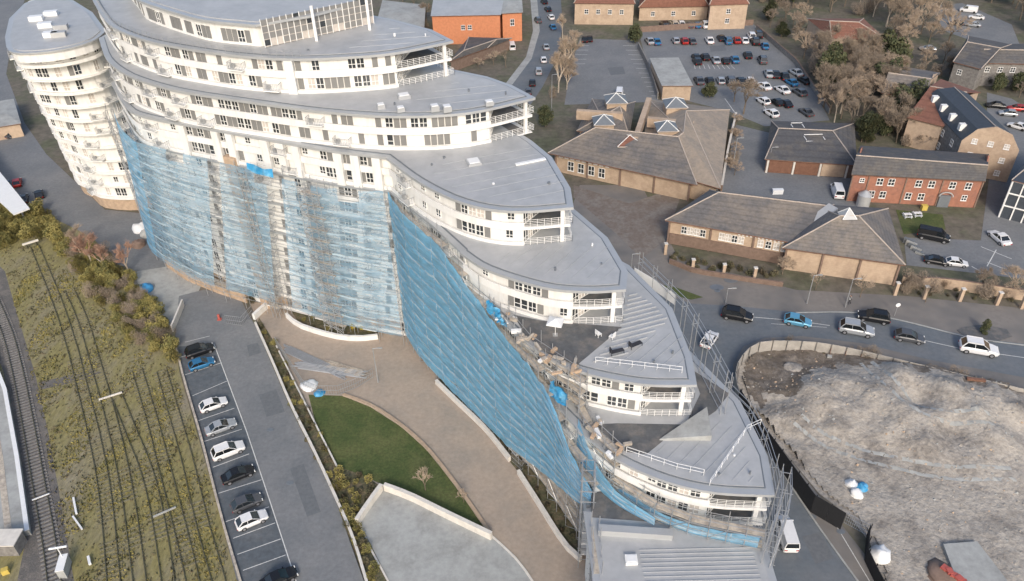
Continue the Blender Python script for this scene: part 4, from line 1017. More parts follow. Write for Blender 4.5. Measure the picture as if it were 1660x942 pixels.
sheet('side_lane', [(1600, 150), (1640, 160), (1720, 210), (1720, 260), (1640, 215), (1600, 190)], 'asphalt', .013)
sheet('small_lawn', [(1452, 340), (1528, 348), (1533, 372), (1465, 380)], 'lawn', .02)
sheet('forecourt', [(1110, 300), (1078, 390), (1040, 420), (1000, 380), (930, 320), (930, 300), (1020, 330)], 'pave2', .013)
for k in range(12):
    y = 74 + k * 7.4
    line([(1010 + k * 4.2, y), (1030 + k * 3.6, y + .5)], .14, .03)
    if k < 5: line([(935 - k * 1.5, y), (955 - k * 1.5, y)], .14, .03)
for k in range(9): line([(1125 + k * 7.5, 104 + k * .3), (1127 + k * 8, 112)], .12, .03)
for (x1, y1, x2, y2) in ((1590, 400, 1640, 420), (1600, 425, 1650, 445), (1615, 405, 1600, 432), (1575, 432, 1600, 446), (1040, 96, 1062, 96), (1175, 160, 1200, 195), (1225, 150, 1250, 190)): line([(x1, y1), (x2, y2)], .15, .03)
for px in ([(420, 640), (448, 632), (462, 668), (432, 676)], [(470, 760), (492, 752), (520, 830), (498, 838)], [(1300, 870), (1330, 862), (1352, 905), (1322, 915)], [(1260, 515), (1330, 518), (1332, 524), (1262, 522)], [(400, 560), (418, 556), (424, 572), (404, 578)], [(1420, 405), (1440, 400), (1450, 420), (1430, 424)], [(985, 110), (1010, 108), (1014, 120), (990, 122)], [(1150, 75), (1175, 73), (1178, 82), (1152, 84)]):
    sheet('tarmac_patch', px, 'patch', .034)
# manhole covers
for i, (x, y) in enumerate(((1185, 454), (1162, 466), (1163, 472), (470, 783), (438, 697), (1317, 838), (1363, 862))):
    q = P(x, y, 0); r = 1.3 if i in (0, 1) else .55; mb = MB(); mb.prism([(q.x + r * math.cos(k * .524), q.y + r * .7 * math.sin(k * .524)) for k in range(12)], .02, .045)
    mb.build('manhole_cover', ['zinc_dark'], label=['dark oval road patch on the pavement left of the black car', 'dark patch on the pavement by the grass verge', 'small dark cover by the grass verge', 'round cover in the car park aisle by the hedge, lower', 'round cover in the car park aisle, upper', 'small cover in the side road near the black hoarding bend', 'small cover in the side road below the fence corner'][i], cat='cover')
q = P(1595, 541, 0); mb = MB()
mb.prism([(q.x + 4.2 * math.cos(k * .449) + .5 * math.sin(k * 2), q.y + 2.2 * math.sin(k * .449)) for k in range(14)], .02, .10); mb.build('planting_circle', ['deck'], label='dark oval planting patch with a bush on the far pavement above the white car', cat='flower bed')

# site terrain
site = PL([(1215, 660), (1202, 620), (1206, 590), (1225, 572), (1250, 562), (1300, 563), (1400, 578), (1500, 602), (1660, 640), (2000, 720), (2000, 1200), (1500, 1100), (1440, 960), (1418, 880), (1385, 838), (1335, 800), (1262, 712)])
mound = [(1400, 645, 2.2, 7.5), (1330, 655, 1.4, 5), (1500, 625, 1.6, 6), (1545, 680, 2.0, 7), (1620, 650, 1.6, 6), (1460, 700, 1.5, 6), (1270, 680, .8, 4), (1600, 750, .8, 5), (1372, 655, -1.4, 2.5), (1480, 668, -1.5, 2.4), (1545, 715, -.8, 2)]
mound += [(1452, 628, 1.1, 2.2), (1530, 655, 1.0, 2.4), (1490, 735, .7, 1.8), (1350, 700, .8, 2.0), (1610, 720, .9, 2.6), (1255, 645, .7, 1.6), (1640, 680, .8, 2.2), (1300, 640, .6, 1.8), (1425, 690, -.9, 2.0), (1330, 690, -.6, 1.5), (1575, 690, .8, 1.6), (1285, 730, .4, 1.6), (1440, 610, .9, 2.0)]
MC = [(P(x, y, 0), h, r) for x, y, h, r in mound]
def zsite(x, y):
    z = .15
    for c, h, r in MC:
        d2 = ((x - c.x) ** 2 + ((y - c.y) * 1.1) ** 2) / (r * r); z += h * math.exp(-d2)
    v = Vector((x, y, 0)); k_ = .35 + .65 * max(0, min(1, (y - 66) / 14 + .4 * noise.noise(v * .1))); z += k_ * (.45 * noise.noise(v * .25) + .30 * abs(noise.noise(v * .7 + Vector((5, 5, 5)))) + .16 * noise.noise(v * 2.3) + .25 * abs(noise.noise(v * 1.3 + Vector((2, 9, 4)))))
    return max(z, .03)
sheet('site_apron', None, 'rubble', .016, world=[(p[0] - .6, p[1]) for p in site])
WEED = PL([(1190, 590), (1225, 555), (1320, 556), (1400, 570), (1500, 595), (1700, 645), (1700, 662), (1500, 622), (1400, 600), (1340, 598), (1310, 612), (1285, 650), (1235, 660), (1205, 640)])
xs0, xs1 = min(p[0] for p in site), 95; ys0, ys1 = 30, max(p[1] for p in site)
st = .45; mb = MB(); nx = int((xs1 - xs0) / st); ny = int((ys1 - ys0) / st); idx = {}
for i in range(nx + 1):
    for j in range(ny + 1):
        x, y = xs0 + i * st, ys0 + j * st
        if inside((x, y), site): idx[(i, j)] = len(mb.v); mb.v.append((x, y, zsite(x, y)))
for (i, j) in list(idx):
    if (i + 1, j) in idx and (i, j + 1) in idx and (i + 1, j + 1) in idx: mb.f.append((idx[(i, j)], idx[(i + 1, j)], idx[(i + 1, j + 1)], idx[(i, j + 1)])); c_ = mb.v[idx[(i, j)]]; mb.m.append(1 if inside((c_[0] + noise.noise(Vector((c_[0], c_[1], 0)) * .5) * 2.5, c_[1] + noise.noise(Vector((c_[0], c_[1], 7)) * .5) * 2.5), WEED) else 0)
mb.build('site_ground', ['rubble', 'siteearth'], smooth=True, kind='structure')
rnd = random.Random(2); mb = MB()
for k in range(2600):
    x, y = rnd.uniform(xs0, 80), rnd.uniform(40, ys1)
    if not inside((x, y), site): continue
    if noise.noise(Vector((x * .15, y * .15, 2))) < -.05 and rnd.random() < .8: continue
    r = rnd.choice([.08, .1, .12, .16, .24]) * rnd.uniform(.7, 1.3); z = zsite(x, y)
    vs = [(x + r * rnd.uniform(.6, 1.2) * a, y + r * rnd.uniform(.6, 1.2) * b, z + r * c * rnd.uniform(.5, 1)) for a, b, c in ((1, 0, 0), (0, 1, 0), (-1, 0, 0), (0, -1, 0), (0, 0, 1), (0, 0, -1))]
    mb.add(vs, [(0, 1, 4), (1, 2, 4), (2, 3, 4), (3, 0, 4), (1, 0, 5), (2, 1, 5), (3, 2, 5), (0, 3, 5)], rnd.choice([0, 0, 0, 1, 2]))
mb.build('rubble_stones', ['rubble', 'conc', 'brickstrip'], kind='stuff', label='loose stones scattered over the bare building site')
sheet('weedy_margin', [(1215, 600), (1235, 580), (1300, 575), (1400, 588), (1500, 612), (1470, 622), (1350, 600), (1300, 640), (1230, 650)], 'earth', .05)
# hoarding: concrete-grey panels between posts with ballast blocks on the site side
hl = resample(smooth_line(PL([(1199, 640), (1192, 610), (1197, 588), (1215, 566), (1240, 556), (1300, 556), (1340, 560), (1400, 572), (1500, 596), (1660, 634), (1900, 690)], 1.8), 4), step=2.3)
hd = thing('site_hoarding', 'tall grey panel hoarding curving round the top of the building site beside the road', 'hoarding', (hl[20][0], hl[20][1], 0))
for i, (u, v) in enumerate(zip(hl, hl[1:])):
    d = Vector((v[0] - u[0], v[1] - u[1])); l = d.length; d.normalize(); rz = math.atan2(d.y, d.x)
    mb = MB(); mb.box(((u[0] + v[0]) / 2, (u[1] + v[1]) / 2, 1.1), (l - .06, .06, 2.2), rz); mb.build('panel', ['hoard'], hd)
    nrm = Vector((d.y, -d.x))
    mb = MB(); q = Vector(u) + nrm * .1; mb.box((q.x, q.y, 1.15), (.14, .14, 2.3), rz); mb.build('post', ['deck'], hd)
    if i > 10:
        mb = MB(); q = Vector(u) + nrm * .9; mb.tube((q.x, q.y, .25), (u[0], u[1], 1.8), .05); mb.build('raker', ['wood'], hd)
        if i % 2: mb = MB(); q = Vector(u) + nrm * 1.1; mb.box((q.x, q.y, .35), (.7, .6, .7), rz); mb.build('concrete_block', ['conc'], label=f'pale concrete ballast block behind the grey site hoarding, {ORD[(i - 11) // 2]} from the left', cat='block', group='ballast blocks behind the hoarding')
for (lab, px, hh) in (('black sheeted hoarding running down the left edge of the building site', [(1200, 630), (1222, 668), (1255, 712), (1290, 760), (1322, 803), (1372, 832)], 3.3), ('black hoarding panels below the fence gap at the bottom of the site', [(1412, 850), (1408, 890), (1425, 925), (1460, 990)], 2.2)):  # first run is raised so its black also takes in the hoarding's shadow
    bl = resample(PL(px, hh), step=2.0); b_ = thing('black_hoarding', lab, 'hoarding', (bl[3][0], bl[3][1], 0))
    for u, v in zip(bl, bl[1:]):
        d = Vector((v[0] - u[0], v[1] - u[1])); rz = math.atan2(d.y, d.x); mb = MB(); mb.box(((u[0] + v[0]) / 2, (u[1] + v[1]) / 2, hh / 2), (d.length - .02, .07, hh), rz); mb.build('panel', ['black'], b_)
        mb = MB(); mb.box((u[0] + .35, u[1] + .2, hh / 2 - .1), (.1, .1, hh - .2), rz); mb.build('post', ['black'], b_)
bl = resample(PL([(1374, 832), (1398, 845), (1412, 852)], 2), step=2.2); b_ = thing('mesh_fence', 'short see-through mesh fence between the two black hoardings', 'fence', (bl[1][0], bl[1][1], 0))
mb = MB()
for u, v in zip(bl, bl[1:]):
    for k in range(12): t_ = k / 12; mb.tube((lerp(u[0], v[0], t_), lerp(u[1], v[1], t_), 0), (lerp(u[0], v[0], t_), lerp(u[1], v[1], t_), 2), .025, 3)
    for z in (.1, .7, 1.3, 2): mb.tube((u[0], u[1], z), (v[0], v[1], z), .03, 3)
mb.build('mesh', ['steel'], b_)
# heaps, bags, slab on the site
def lump(name, label, cat, px, py, r, h, m_, seed, z0=None, grp=None):
    c = P(px, py, 0); z0 = zsite(c.x, c.y) - .1 if z0 is None else z0; mb = MB(); n = 12; m2 = 6
    for j in range(m2):
        t_ = j / m2 * math.pi / 2
        for i in range(n):
            a = 2 * math.pi * i / n; k = 1 + .35 * noise.noise(Vector((math.cos(a) + seed, math.sin(a), t_ * 2)))
            mb.v.append((c.x + r * k * math.cos(a) * math.cos(t_), c.y + r * k * math.sin(a) * math.cos(t_), z0 + h * math.sin(t_) * k))
    mb.v.append((c.x, c.y, z0 + h)); top = len(mb.v) - 1
    for j in range(m2 - 1):
        for i in range(n): mb.f.append((j * n + i, j * n + (i + 1) % n, (j + 1) * n + (i + 1) % n, (j + 1) * n + i)); mb.m.append(0)
    for i in range(n): mb.f.append(((m2 - 1) * n + i, (m2 - 1) * n + (i + 1) % n, top)); mb.m.append(0)
    return mb.build(name, [m_], label=label, cat=cat, group=grp, smooth=True)
lump('rubble_bag', 'white bulk bag beside the black hoarding corner, upper left of three', 'bag', 1379, 788, .9, .8, 'plastw', 1)
lump('rubble_bag', 'white bulk bag nearest the black hoarding corner', 'bag', 1387, 803, .9, .8, 'plastw', 2)
lump('blue_bag', 'blue sheeted bag beside the two white bags on the site', 'bag', 1397, 792, .9, .7, 'netdeep', 3)
lump('rubble_heap', 'pale heap of broken concrete in the weedy top left of the site', 'heap', 1285, 602, 1.7, .6, 'rubble', 5)
lump('rubble_bag', 'large white bag beside the lower black hoarding', 'bag', 1426, 902, 1.3, 1.2, 'plastw', 6)
for i, px in enumerate(([(1290, 690), (1350, 725), (1430, 750), (1530, 770), (1640, 775)], [(1400, 600), (1440, 650), (1500, 690), (1600, 700)])):
    for o_ in (-.9, .9):
        pts = offset(resample(smooth_line(PL(px), 6), step=.6), o_); mb = MB()
        a, b = offset(pts, .28), offset(pts, -.28); k = len(pts)
        mb.add([(p[0], p[1], zsite(*p) + .03) for p in a] + [(p[0], p[1], zsite(*p) + .03) for p in b], [(i_, k + i_, k + i_ + 1, i_ + 1) for i_ in range(k - 1)]); mb.build('wheel_rut', ['conc'], kind='structure')
sl = thing('concrete_slab', 'large pale tilted concrete slab on the ground at the bottom right of the site', 'slab', tuple(P(1580, 920, 0)))
q = PL([(1530, 880), (1585, 876), (1650, 960), (1640, 1000), (1560, 960)], .9); mb = MB(); mb.prism(q, .05, .7); mb.build('slab', ['conc'], sl)
mb = MB(); q2 = P(1548, 928, 1.2)
for k in range(6): mb.box((q2.x + k * .35 - .8, q2.y - k * .5 + .8, .7 + .08 * (k % 2)), (.8, .7, .9), .6 + k)
mb.build('red_skip_load', ['red'], label='red and brown scrap piled beside the pale slab at the bottom', cat='scrap')
q = P(1525, 936, 0); lump('dark_scrap', 'dark brown scrap heap left of the pale slab', 'heap', 1530, 935, 2.2, .8, 'brownb', 9)
mb = MB(); q = P(1575, 632, .5); mb.box((q.x, q.y, zsite(q.x, q.y) + .2), (2.6, .5, .3), -.2); mb.build('timber_beam', ['wood'], label='rusty beam lying behind the hoarding on the site', cat='beam')
# =====================================================================
# VEHICLES
# =====================================================================
def car_proto(kind):
    """x forward, unit metres, origin on the ground; returns dict part name -> (mesh, [mats])"""
    spec = {'hatch': (4.1, 1.76, 1.48), 'saloon': (4.5, 1.8, 1.42), 'suv': (4.6, 1.88, 1.72), 'van': (5.1, 1.95, 2.0)}[kind]
    L, W_, H_ = spec; hl, hw = L / 2, W_ / 2
    belt = {'hatch': .92, 'saloon': .88, 'suv': 1.05, 'van': 1.15}[kind]
    # lower body loft: stations x -> (half width, bottom z, top z)
    st = [(-hl, .78, .42, belt - .18), (-hl + .12, .93, .26, belt - .03), (-hl + .7, 1, .22, belt), (-.2, 1, .20, belt), (hl - 1.35, 1, .2, belt - .02), (hl - .7, .98, .22, belt - .12), (hl - .18, .90, .26, belt - .26), (hl, .74, .38, belt - .36)]
    if kind == 'van': st[-3] = (hl - .7, .98, .22, belt - .05)
    mb = MB(); n = 8
    for x, k, zb, zt in st:
        w_ = hw * k
        mb.v += [(x, -w_ * .9, zb), (x, -w_, zb + .18), (x, -w_, zt - .16), (x, -w_ * .9, zt), (x, w_ * .9, zt), (x, w_, zt - .16), (x, w_, zb + .18), (x, w_ * .9, zb)]
    for i in range(len(st) - 1):
        for j in range(n): a, b = i * n + j, i * n + (j + 1) % n; mb.f.append((a, b, b + n, a + n)); mb.m.append(0)
    mb.f += [tuple(range(n - 1, -1, -1)), tuple(range((len(st) - 1) * n, len(st) * n))]; mb.m += [0, 0]
    parts = {'body': mb}
    # glasshouse
    rb, rf, bb, bf = {'hatch': (-hl + .85, .05, -hl + .18, hl - 1.05), 'saloon': (-hl + 1.45, .15, -hl + .7, hl - 1.15), 'suv': (-hl + .65, .2, -hl + .15, hl - 1.15), 'van': (-hl + .15, .9, -hl + .08, hl - .8)}[kind]
    g = MB(); wt_ = hw * .74; wb_ = hw * .9
    lo = [(bb, -wb_), (bf, -wb_), (bf, wb_), (bb, wb_)]; hi = [(rb, -wt_), (rf, -wt_), (rf, wt_), (rb, wt_)]
    g.add([(x, y, belt - .03) for x, y in lo] + [(x, y, H_ - .07) for x, y in hi], [(0, 1, 5, 4), (1, 2, 6, 5), (2, 3, 7, 6), (3, 0, 4, 7), (4, 5, 6, 7)])
    parts['windows'] = g
    r = MB(); r.prism([(rb - .04, -wt_ - .02), (rf + .06, -wt_ - .02), (rf + .06, wt_ + .02), (rb - .04, wt_ + .02)], H_ - .10, H_)
    for sy in (-1, 1):   # pillars
        for (xa, xb, rr) in ((bf, rf, .035), (bb, rb, .07), ((bb + bf) / 2 - .15, (rb + rf) / 2, .035)): r.tube((xa, sy * wb_, belt - .02), (xb, sy * wt_, H_ - .06), rr, 4)
        if kind in ('suv',): r.tube((rb, sy * wt_, H_ + .05), (rf, sy * wt_, H_ + .05), .03, 4)
        if kind == 'van': r.add([(bb + .1, sy * (wb_ + .01), belt), (.3, sy * (wb_ + .01), belt), (.3, sy * (wt_ + .012), H_ - .08), (rb, sy * (wt_ + .012), H_ - .08)], [(0, 1, 2, 3)])
    parts['roof'] = r
    for sy in (-1, 1):
        for nm, x in (('headlight', hl - .10), ('taillight', -hl + .05)):
            b = MB(); b.box((x, sy * hw * .68, belt - .36), (.14, hw * .34, .16)); parts[(nm, sy)] = b
        b = MB(); b.box((bf - .25, sy * (hw + .09), belt + .02), (.14, .18, .13)); parts[('mirror', sy)] = b
    for sx in (-1, 1):
        for sy in (-1, 1):
            b = MB(); x = sx * (hl - .82); b.tube((x, sy * (hw - .22), .33), (x, sy * (hw + .015), .33), .335, 14, caps=True)
            rm = MB(); rm.tube((x, sy * (hw - .1), .33), (x, sy * (hw + .03), .33), .2, 10, caps=True); parts[('wheel', sx * 10 + sy)] = (b, rm)
    pl = MB(); pl.box((hl - .0, 0, .42), (.04, .5, .11)); parts[('number_plate', 1)] = pl
    return parts
CM = {}
def car_meshes(kind):
    if kind in CM: return CM[kind]
    out = []
    for k, v in car_proto(kind).items():
        nm = k if isinstance(k, str) else k[0]
        if nm == 'wheel': out.append((nm, v[0].mesh('wheel', ['rubber']), v[1].mesh('rim', ['alloy'])))
        else: out.append((nm, v.mesh(nm, [{'body': 'car_white', 'roof': 'car_white', 'mirror': 'car_white', 'windows': 'carglass', 'headlight': 'lamp', 'taillight': 'lampred', 'number_plate': 'plastw'}[nm]]), None))
    CM[kind] = out; return out
def car(px, py, ang, kind, colr, label, group=None, sc=1., z=.03, big=True, name='parked_car', cat='car'):
    q = P(px, py, z + .5); t = thing(name, label, cat, (q.x, q.y, z), 0, group); t.rotation_euler = (0, 0, R(ang)); t.scale = (sc,) * 3
    for nm, me, extra in car_meshes(kind):
        if not big and nm in ('mirror', 'number_plate', 'headlight'): continue
        o = bpy.data.objects.new(nm, me); col.objects.link(o); o.parent = t
        if nm in ('body', 'roof', 'mirror'):
            o.material_slots[0].link = 'OBJECT'; o.material_slots[0].material = M['car_' + colr]
        if extra and big: e = bpy.data.objects.new('rim', extra); col.objects.link(e); e.parent = o
    return t
def head(x1, y1, x2, y2):
    a, b = P(x1, y1), P(x2, y2); return math.degrees(math.atan2(b.y - a.y, b.x - a.x))
# parked row, lower left
row = [(324, 569, 'suv', 'black', 'black car parked at the top end of the row, hard against a blue one'), (327, 590, 'hatch', 'blue', 'blue hatchback parked tight below the topmost black car'),
       (346, 656, 'hatch', 'white', 'white hatchback alone in its bay below the two cars at the top end'), (358, 692, 'saloon', 'silver', 'silver blue saloon parked between two white cars'),
       (370, 731, 'suv', 'white', 'white car parked between the silver saloon and a black car'), (386, 769, 'saloon', 'black', 'black saloon parked between two pale cars mid row'),
       (400, 815, 'hatch', 'grey', 'dark grey hatchback parked tight above a white hatchback'), (408, 843, 'hatch', 'white', 'white hatchback last before the empty bays, beside a dark grey car'),
       (452, 938, 'saloon', 'black', 'black car at the very bottom of the car park row')]
for x, y, k, c, l in row: car(x, y, head(345, 720, 402, 698), k, c, l, 'cars parked beside the sidings', 1.0)
# main road
a = head(1360, 528, 1440, 542)
car(1195, 512, a, 'suv', 'black', 'black car nearest the building bend on the main road', None, 1.15, name='moving_car')
car(1293, 521, a, 'hatch', 'lightblue', 'bright blue hatchback on the main road', None, 1.12, name='moving_car')
car(1388, 535, a, 'suv', 'silver', 'silver estate car with dark windows on the main road', None, 1.22, name='moving_car')
car(1416, 515, a + 180, 'suv', 'black', 'black car in the far lane above the silver estate', None, 1.12, name='moving_car')
car(1474, 547, a, 'hatch', 'grey', 'dark grey hatchback between the silver estate and the white car', None, 1.15, name='moving_car')
car(1586, 566, a, 'suv', 'white', 'white car furthest right on the main road', None, 1.25, name='moving_car')
car(1150, 551, head(1140, 566, 1158, 538), 'hatch', 'white', 'white car parked at an angle beside the building bend', None, 1.1)
car(1274, 866, head(1281, 888, 1268, 845), 'van', 'white', 'white van parked against the scaffold at the lower right', None, 1.05, name='parked_van', cat='van')
# yard behind the buff hall
car(1357, 311, 80, 'van', 'white', 'white van parked in the rear yard left of the red brick house', None, 1.1, name='parked_van', cat='van')
car(1513, 384, head(1488, 380, 1538, 390), 'van', 'black', 'black people carrier beside the small lawn', None, 1.15)
car(1519, 423, head(1500, 420, 1535, 426), 'saloon', 'black', 'black saloon behind the brick wall, left of a white car', None, 1.0)
car(1551, 426, head(1540, 425, 1565, 428), 'hatch', 'white', 'small white car behind the brick wall right of the black saloon', None, .95)
car(1620, 386, head(1636, 400, 1604, 373), 'saloon', 'white', 'white saloon in the front yard right of the red brick house', None, 1.15)
car(63, 315, 120, 'hatch', 'black', 'black car standing alone on the access road below the left tower', None, 1.)
car(20, 218, 60, 'hatch', 'grey', 'grey car at the left edge beside the left tower')
car(8, 300, 115, 'saloon', 'blue', 'blue car at the far left edge beyond the white canopy')
car(38, 322, 115, 'saloon', 'grey', 'grey car beside the tip of the white canopy')
car(28, 296, 115, 'hatch', 'red', 'red car beside the white canopy')
# rear car parks and streets: (x, y, colour, kind)
far = [(1077, 41, 'black'), (1093, 40, 'cream'), (1104, 39, 'white'), (1143, 41, 'white'), (1095, 66, 'silver'), (1109, 67, 'red'), (1150, 66, 'white'), (1169, 62, 'black'), (1180, 67, 'blue'), (1194, 66, 'red'),
       (1130, 100, 'black'), (1143, 93, 'black'), (1191, 97, 'blue'), (1133, 131, 'grey'), (1150, 131, 'black'), (1168, 131, 'silver'), (1184, 132, 'grey'), (1053, 67, 'silver'), (1218, 59, 'white'), (1229, 57, 'black'), (1224, 68, 'black'),
       (1212, 90, 'black'), (1236, 98, 'grey'), (1257, 121, 'black'), (1272, 124, 'black'), (1290, 118, 'silver'), (1304, 131, 'black'), (1283, 134, 'blue'), (1238, 140, 'white'), (1237, 164, 'white'), (1250, 184, 'white'), (1259, 166, 'black'), (1273, 168, 'black'), (1307, 182, 'grey'), (1128, 93, 'black'), (1200, 132, 'black'), (1118, 41, 'grey'), (1064, 68, 'blue'), (1122, 67, 'grey'), (1207, 66, 'white'), (1160, 98, 'silver'), (1176, 99, 'black'), (1216, 131, 'white'), (1246, 120, 'silver'), (1296, 150, 'grey'), (1268, 146, 'white'), (1240, 75, 'blue'), (1130, 41, 'blue')]
names = {'black': 'black', 'cream': 'cream', 'white': 'white', 'silver': 'silver', 'red': 'red', 'blue': 'blue', 'grey': 'dark grey', 'lightblue': 'light blue'}
def rowname(x, y):
    v = 'top row' if y < 50 else 'second row' if y < 75 else 'third row' if y < 105 else 'fourth row' if y < 138 else 'bottom rows'
    h = 'left' if x < 1120 else 'centre' if x < 1205 else 'right'
    return f'{v} {h}, rear car park'
kinds = ['hatch', 'saloon', 'suv']
seen = {}
for x, y, c in far:
    l = f'{names[c]} car {rowname(x, y)}'; seen.setdefault(l, []).append((x, y, c))
for l, g in seen.items():
    g.sort()
    for i, (x, y, c) in enumerate(g):
        l2 = l if len(g) == 1 else l.replace(' car ', [' car, leftmost such,', ' car, second such,', ' car, third such,', ' car, fourth such,', ' car, fifth such,', ' car, sixth such,', ' car, seventh such,'][i] + ' ')
        car(x, y, 88 - (x - 1180) * .06 + (25 if x > 1280 or (x > 1235 and y > 130) else 0), kinds[(x + y) % 3], c, l2, 'cars in the rear car park', 1.1 if (x + y) % 2 else 1.18, big=False)
st_ = [(872, 33, 'grey', 'dark grey car driving down the hill road'), (893, 28, 'white', 'white car at the kerb near the top of the hill road'), (896, 44, 'blue', 'blue car at the kerb below the white one on the hill road'), (882, 3, 'black', 'black car at the top edge on the hill road'), (888, 15, 'black', 'dark car above the white one on the hill road'),
       (885, 76, 'silver', 'silver car half way down the hill road kerb'), (881, 97, 'white', 'white car lower down the hill road kerb'), (873, 116, 'silver', 'silver car third from the bottom of the hill road'), (863, 134, 'black', 'black car at the bottom of the hill road'), (857, 148, 'grey', 'grey car just above the curved roof tip at the hill road')]
for x, y, c, l in st_: car(x, y, 100 - (y - 40) * .12, kinds[(x + y) % 3], c, l, 'cars on the hill road', 1.0, big=False)
car(830, 76, 95, 'van', 'white', 'white van parked beside the orange brick building', None, 1., big=False, name='parked_van', cat='van')
for x, y, a_, k, c, l in ((1004, 152, 80, 'van', 'white', 'white van at the bottom of the short car park'), (948, 64, 85, 'saloon', 'black', 'black car in the top left corner of the short car park'), (956, 63, 85, 'saloon', 'black', 'second black car in the top left corner of the short car park'),
        (1570, 17, 150, 'van', 'white', 'white van at the top right car park, upper'), (1583, 28, 150, 'saloon', 'white', 'white car at the top right car park, middle'), (1577, 40, 150, 'saloon', 'silver', 'silver car at the top right car park, lower'), (1550, 38, 150, 'hatch', 'black', 'black car alone at the top right car park'),
        (1504, 79, 160, 'saloon', 'silver', 'silver car under the trees by the stone house'), (1614, 171, 160, 'saloon', 'black', 'black car in the right hand lane behind the mansard house'), (1634, 184, 160, 'hatch', 'silver', 'silver car in the right hand lane'), (1650, 205, 130, 'saloon', 'white', 'white car at the right edge of the lane'), (1648, 176, 160, 'hatch', 'red', 'red car at the right edge of the lane')):
    car(x, y, a_, k, c, l, None, 1.05, big=False, name='parked_van' if k == 'van' else 'parked_car', cat='van' if k == 'van' else 'car')

# =====================================================================
# BUILDINGS BEHIND
# =====================================================================
WIN = {}
def winmesh(w_, h, g='glass', fr='frame'):
    k = (w_, h, g, fr)
    if k not in WIN:
        mb = MB(); t = .09
        for x in (-w_ / 2, 0, w_ / 2): mb.box((x, -.02, h / 2), (t, .14, h))
        for z in (0, h / 2, h): mb.box((0, -.02, z), (w_ - t, .12, t))
        mb.box((0, .02, h / 2), (w_, .06, h), mi=1); mb.box((0, -.06, -.06), (w_ + .2, .2, .08))
        WIN[k] = mb.mesh('window', [fr, g])
    return WIN[k]
def hip(name, label, cat, eaves, ridge, ze, zr, wallm, roofm, over=.6, wins=(), ridgem='ridge', z0=0, gable=False, piers=False, course=True):
    """eaves: four world/pixel corners front-left, front-right, back-right, back-left; ridge: two pixel points"""
    E_ = [P(x, y, ze) if not isinstance(x, tuple) else None for x, y in eaves] if not hasattr(eaves[0], 'x') else eaves
    R_ = [P(x, y, zr) for x, y in ridge] if not hasattr(ridge[0], 'x') else ridge
    c = sum((Vector((e.x, e.y, 0)) for e in E_), Vector()) / 4
    t = thing(name, label, cat, (c.x, c.y, 0))
    ep = [(e.x, e.y) for e in E_]; ins = offset(ep, over, True)
    mb = MB(); mb.prism(ins, z0, ze - .05); w_ = mb.build('wall', [wallm], t)
    if gable:
        mb = MB()
        for (i, j, r) in ((3, 0, 0), (1, 2, 1)):
            A = Vector((ins[i][0], ins[i][1], ze - .05)); B = Vector((ins[j][0], ins[j][1], ze - .05)); T = Vector(((A.x + B.x) / 2, (A.y + B.y) / 2, zr - .25))
            n_ = (Vector((c.x, c.y, 0)) - Vector((T.x, T.y, 0))).normalized() * .3
            mb.add([A, B, T, A + n_, B + n_, T + n_], [(0, 1, 2), (5, 4, 3), (0, 3, 4, 1), (1, 4, 5, 2), (2, 5, 3, 0)])
        mb.build('gable', [wallm], t)
    # roof as two or four thick slopes
    a, b, c2, d = [Vector((e.x, e.y, ze)) for e in E_]; r0, r1 = [Vector((r.x, r.y, zr)) for r in R_]
    slopes = [(a, b, r1, r0), (c2, d, r0, r1)] + ([] if gable else [(b, c2, r1), (d, a, r0)])
    for s_ in slopes:
        n_ = (s_[1] - s_[0]).cross(s_[2] - s_[0]).normalized() * .16
        if n_.z < 0: n_ = -n_
        mb = MB(); k = len(s_); vs = list(s_) + [v - n_ for v in s_]
        mb.add(vs, [tuple(range(k)), tuple(range(2 * k - 1, k - 1, -1))] + [(i, k + i, k + (i + 1) % k, (i + 1) % k) for i in range(k)]); mb.build('roof_slope', [roofm], t)
    edges = [(r0, r1)] + ([] if gable else [(a, r0), (b, r1), (c2, r1), (d, r0)])
    for u, v in edges:
        if (v - u).length > .4 and zr - ze > .55: mb = MB(); mb.tube(u + Vector((0, 0, .04)), v + Vector((0, 0, .04)), .13, 6); mb.build('ridge_tiles', [ridgem], t)
    mb = MB()
    for i in range(4):
        if gable and i % 2: continue
        u, v = E_[i], E_[(i + 1) % 4]; mb.tube((u.x, u.y, ze - .12), (v.x, v.y, ze - .12), .09, 5)
        if i == 0: mb.build('gutter', ['wood'], t); mb = MB()
    # windows: (side, fraction, z, w, h[, glass])
    for wv in wins:
        side, fr_, z, ww, hh = wv[:5]; u = Vector(ins[side]); v = Vector(ins[(side + 1) % 4]); dv = v - u; p = u + dv * fr_; dn = dv.normalized(); out = Vector((dn.y, -dn.x))
        me = winmesh(ww, hh, *(wv[5:6] or ['glass'])); inst(me, 'window', (p.x + out.x * .03, p.y + out.y * .03, z), math.atan2(dv.y, dv.x), t)
    if piers:
        u = Vector(ins[0]); v = Vector(ins[1]); dv = v - u; dn = dv.normalized(); out = Vector((dn.y, -dn.x)); n_ = piers
        for k in range(n_ + 1):
            p = u + dv * (k / n_) + out * .12; mb = MB(); mb.box((p.x, p.y, ze / 2 - .1), (.35, .4, ze - .25), math.atan2(dn.y, dn.x)); mb.build('downpipe' if k % 2 else 'pier', ['brownb'], t)
    return t, ins
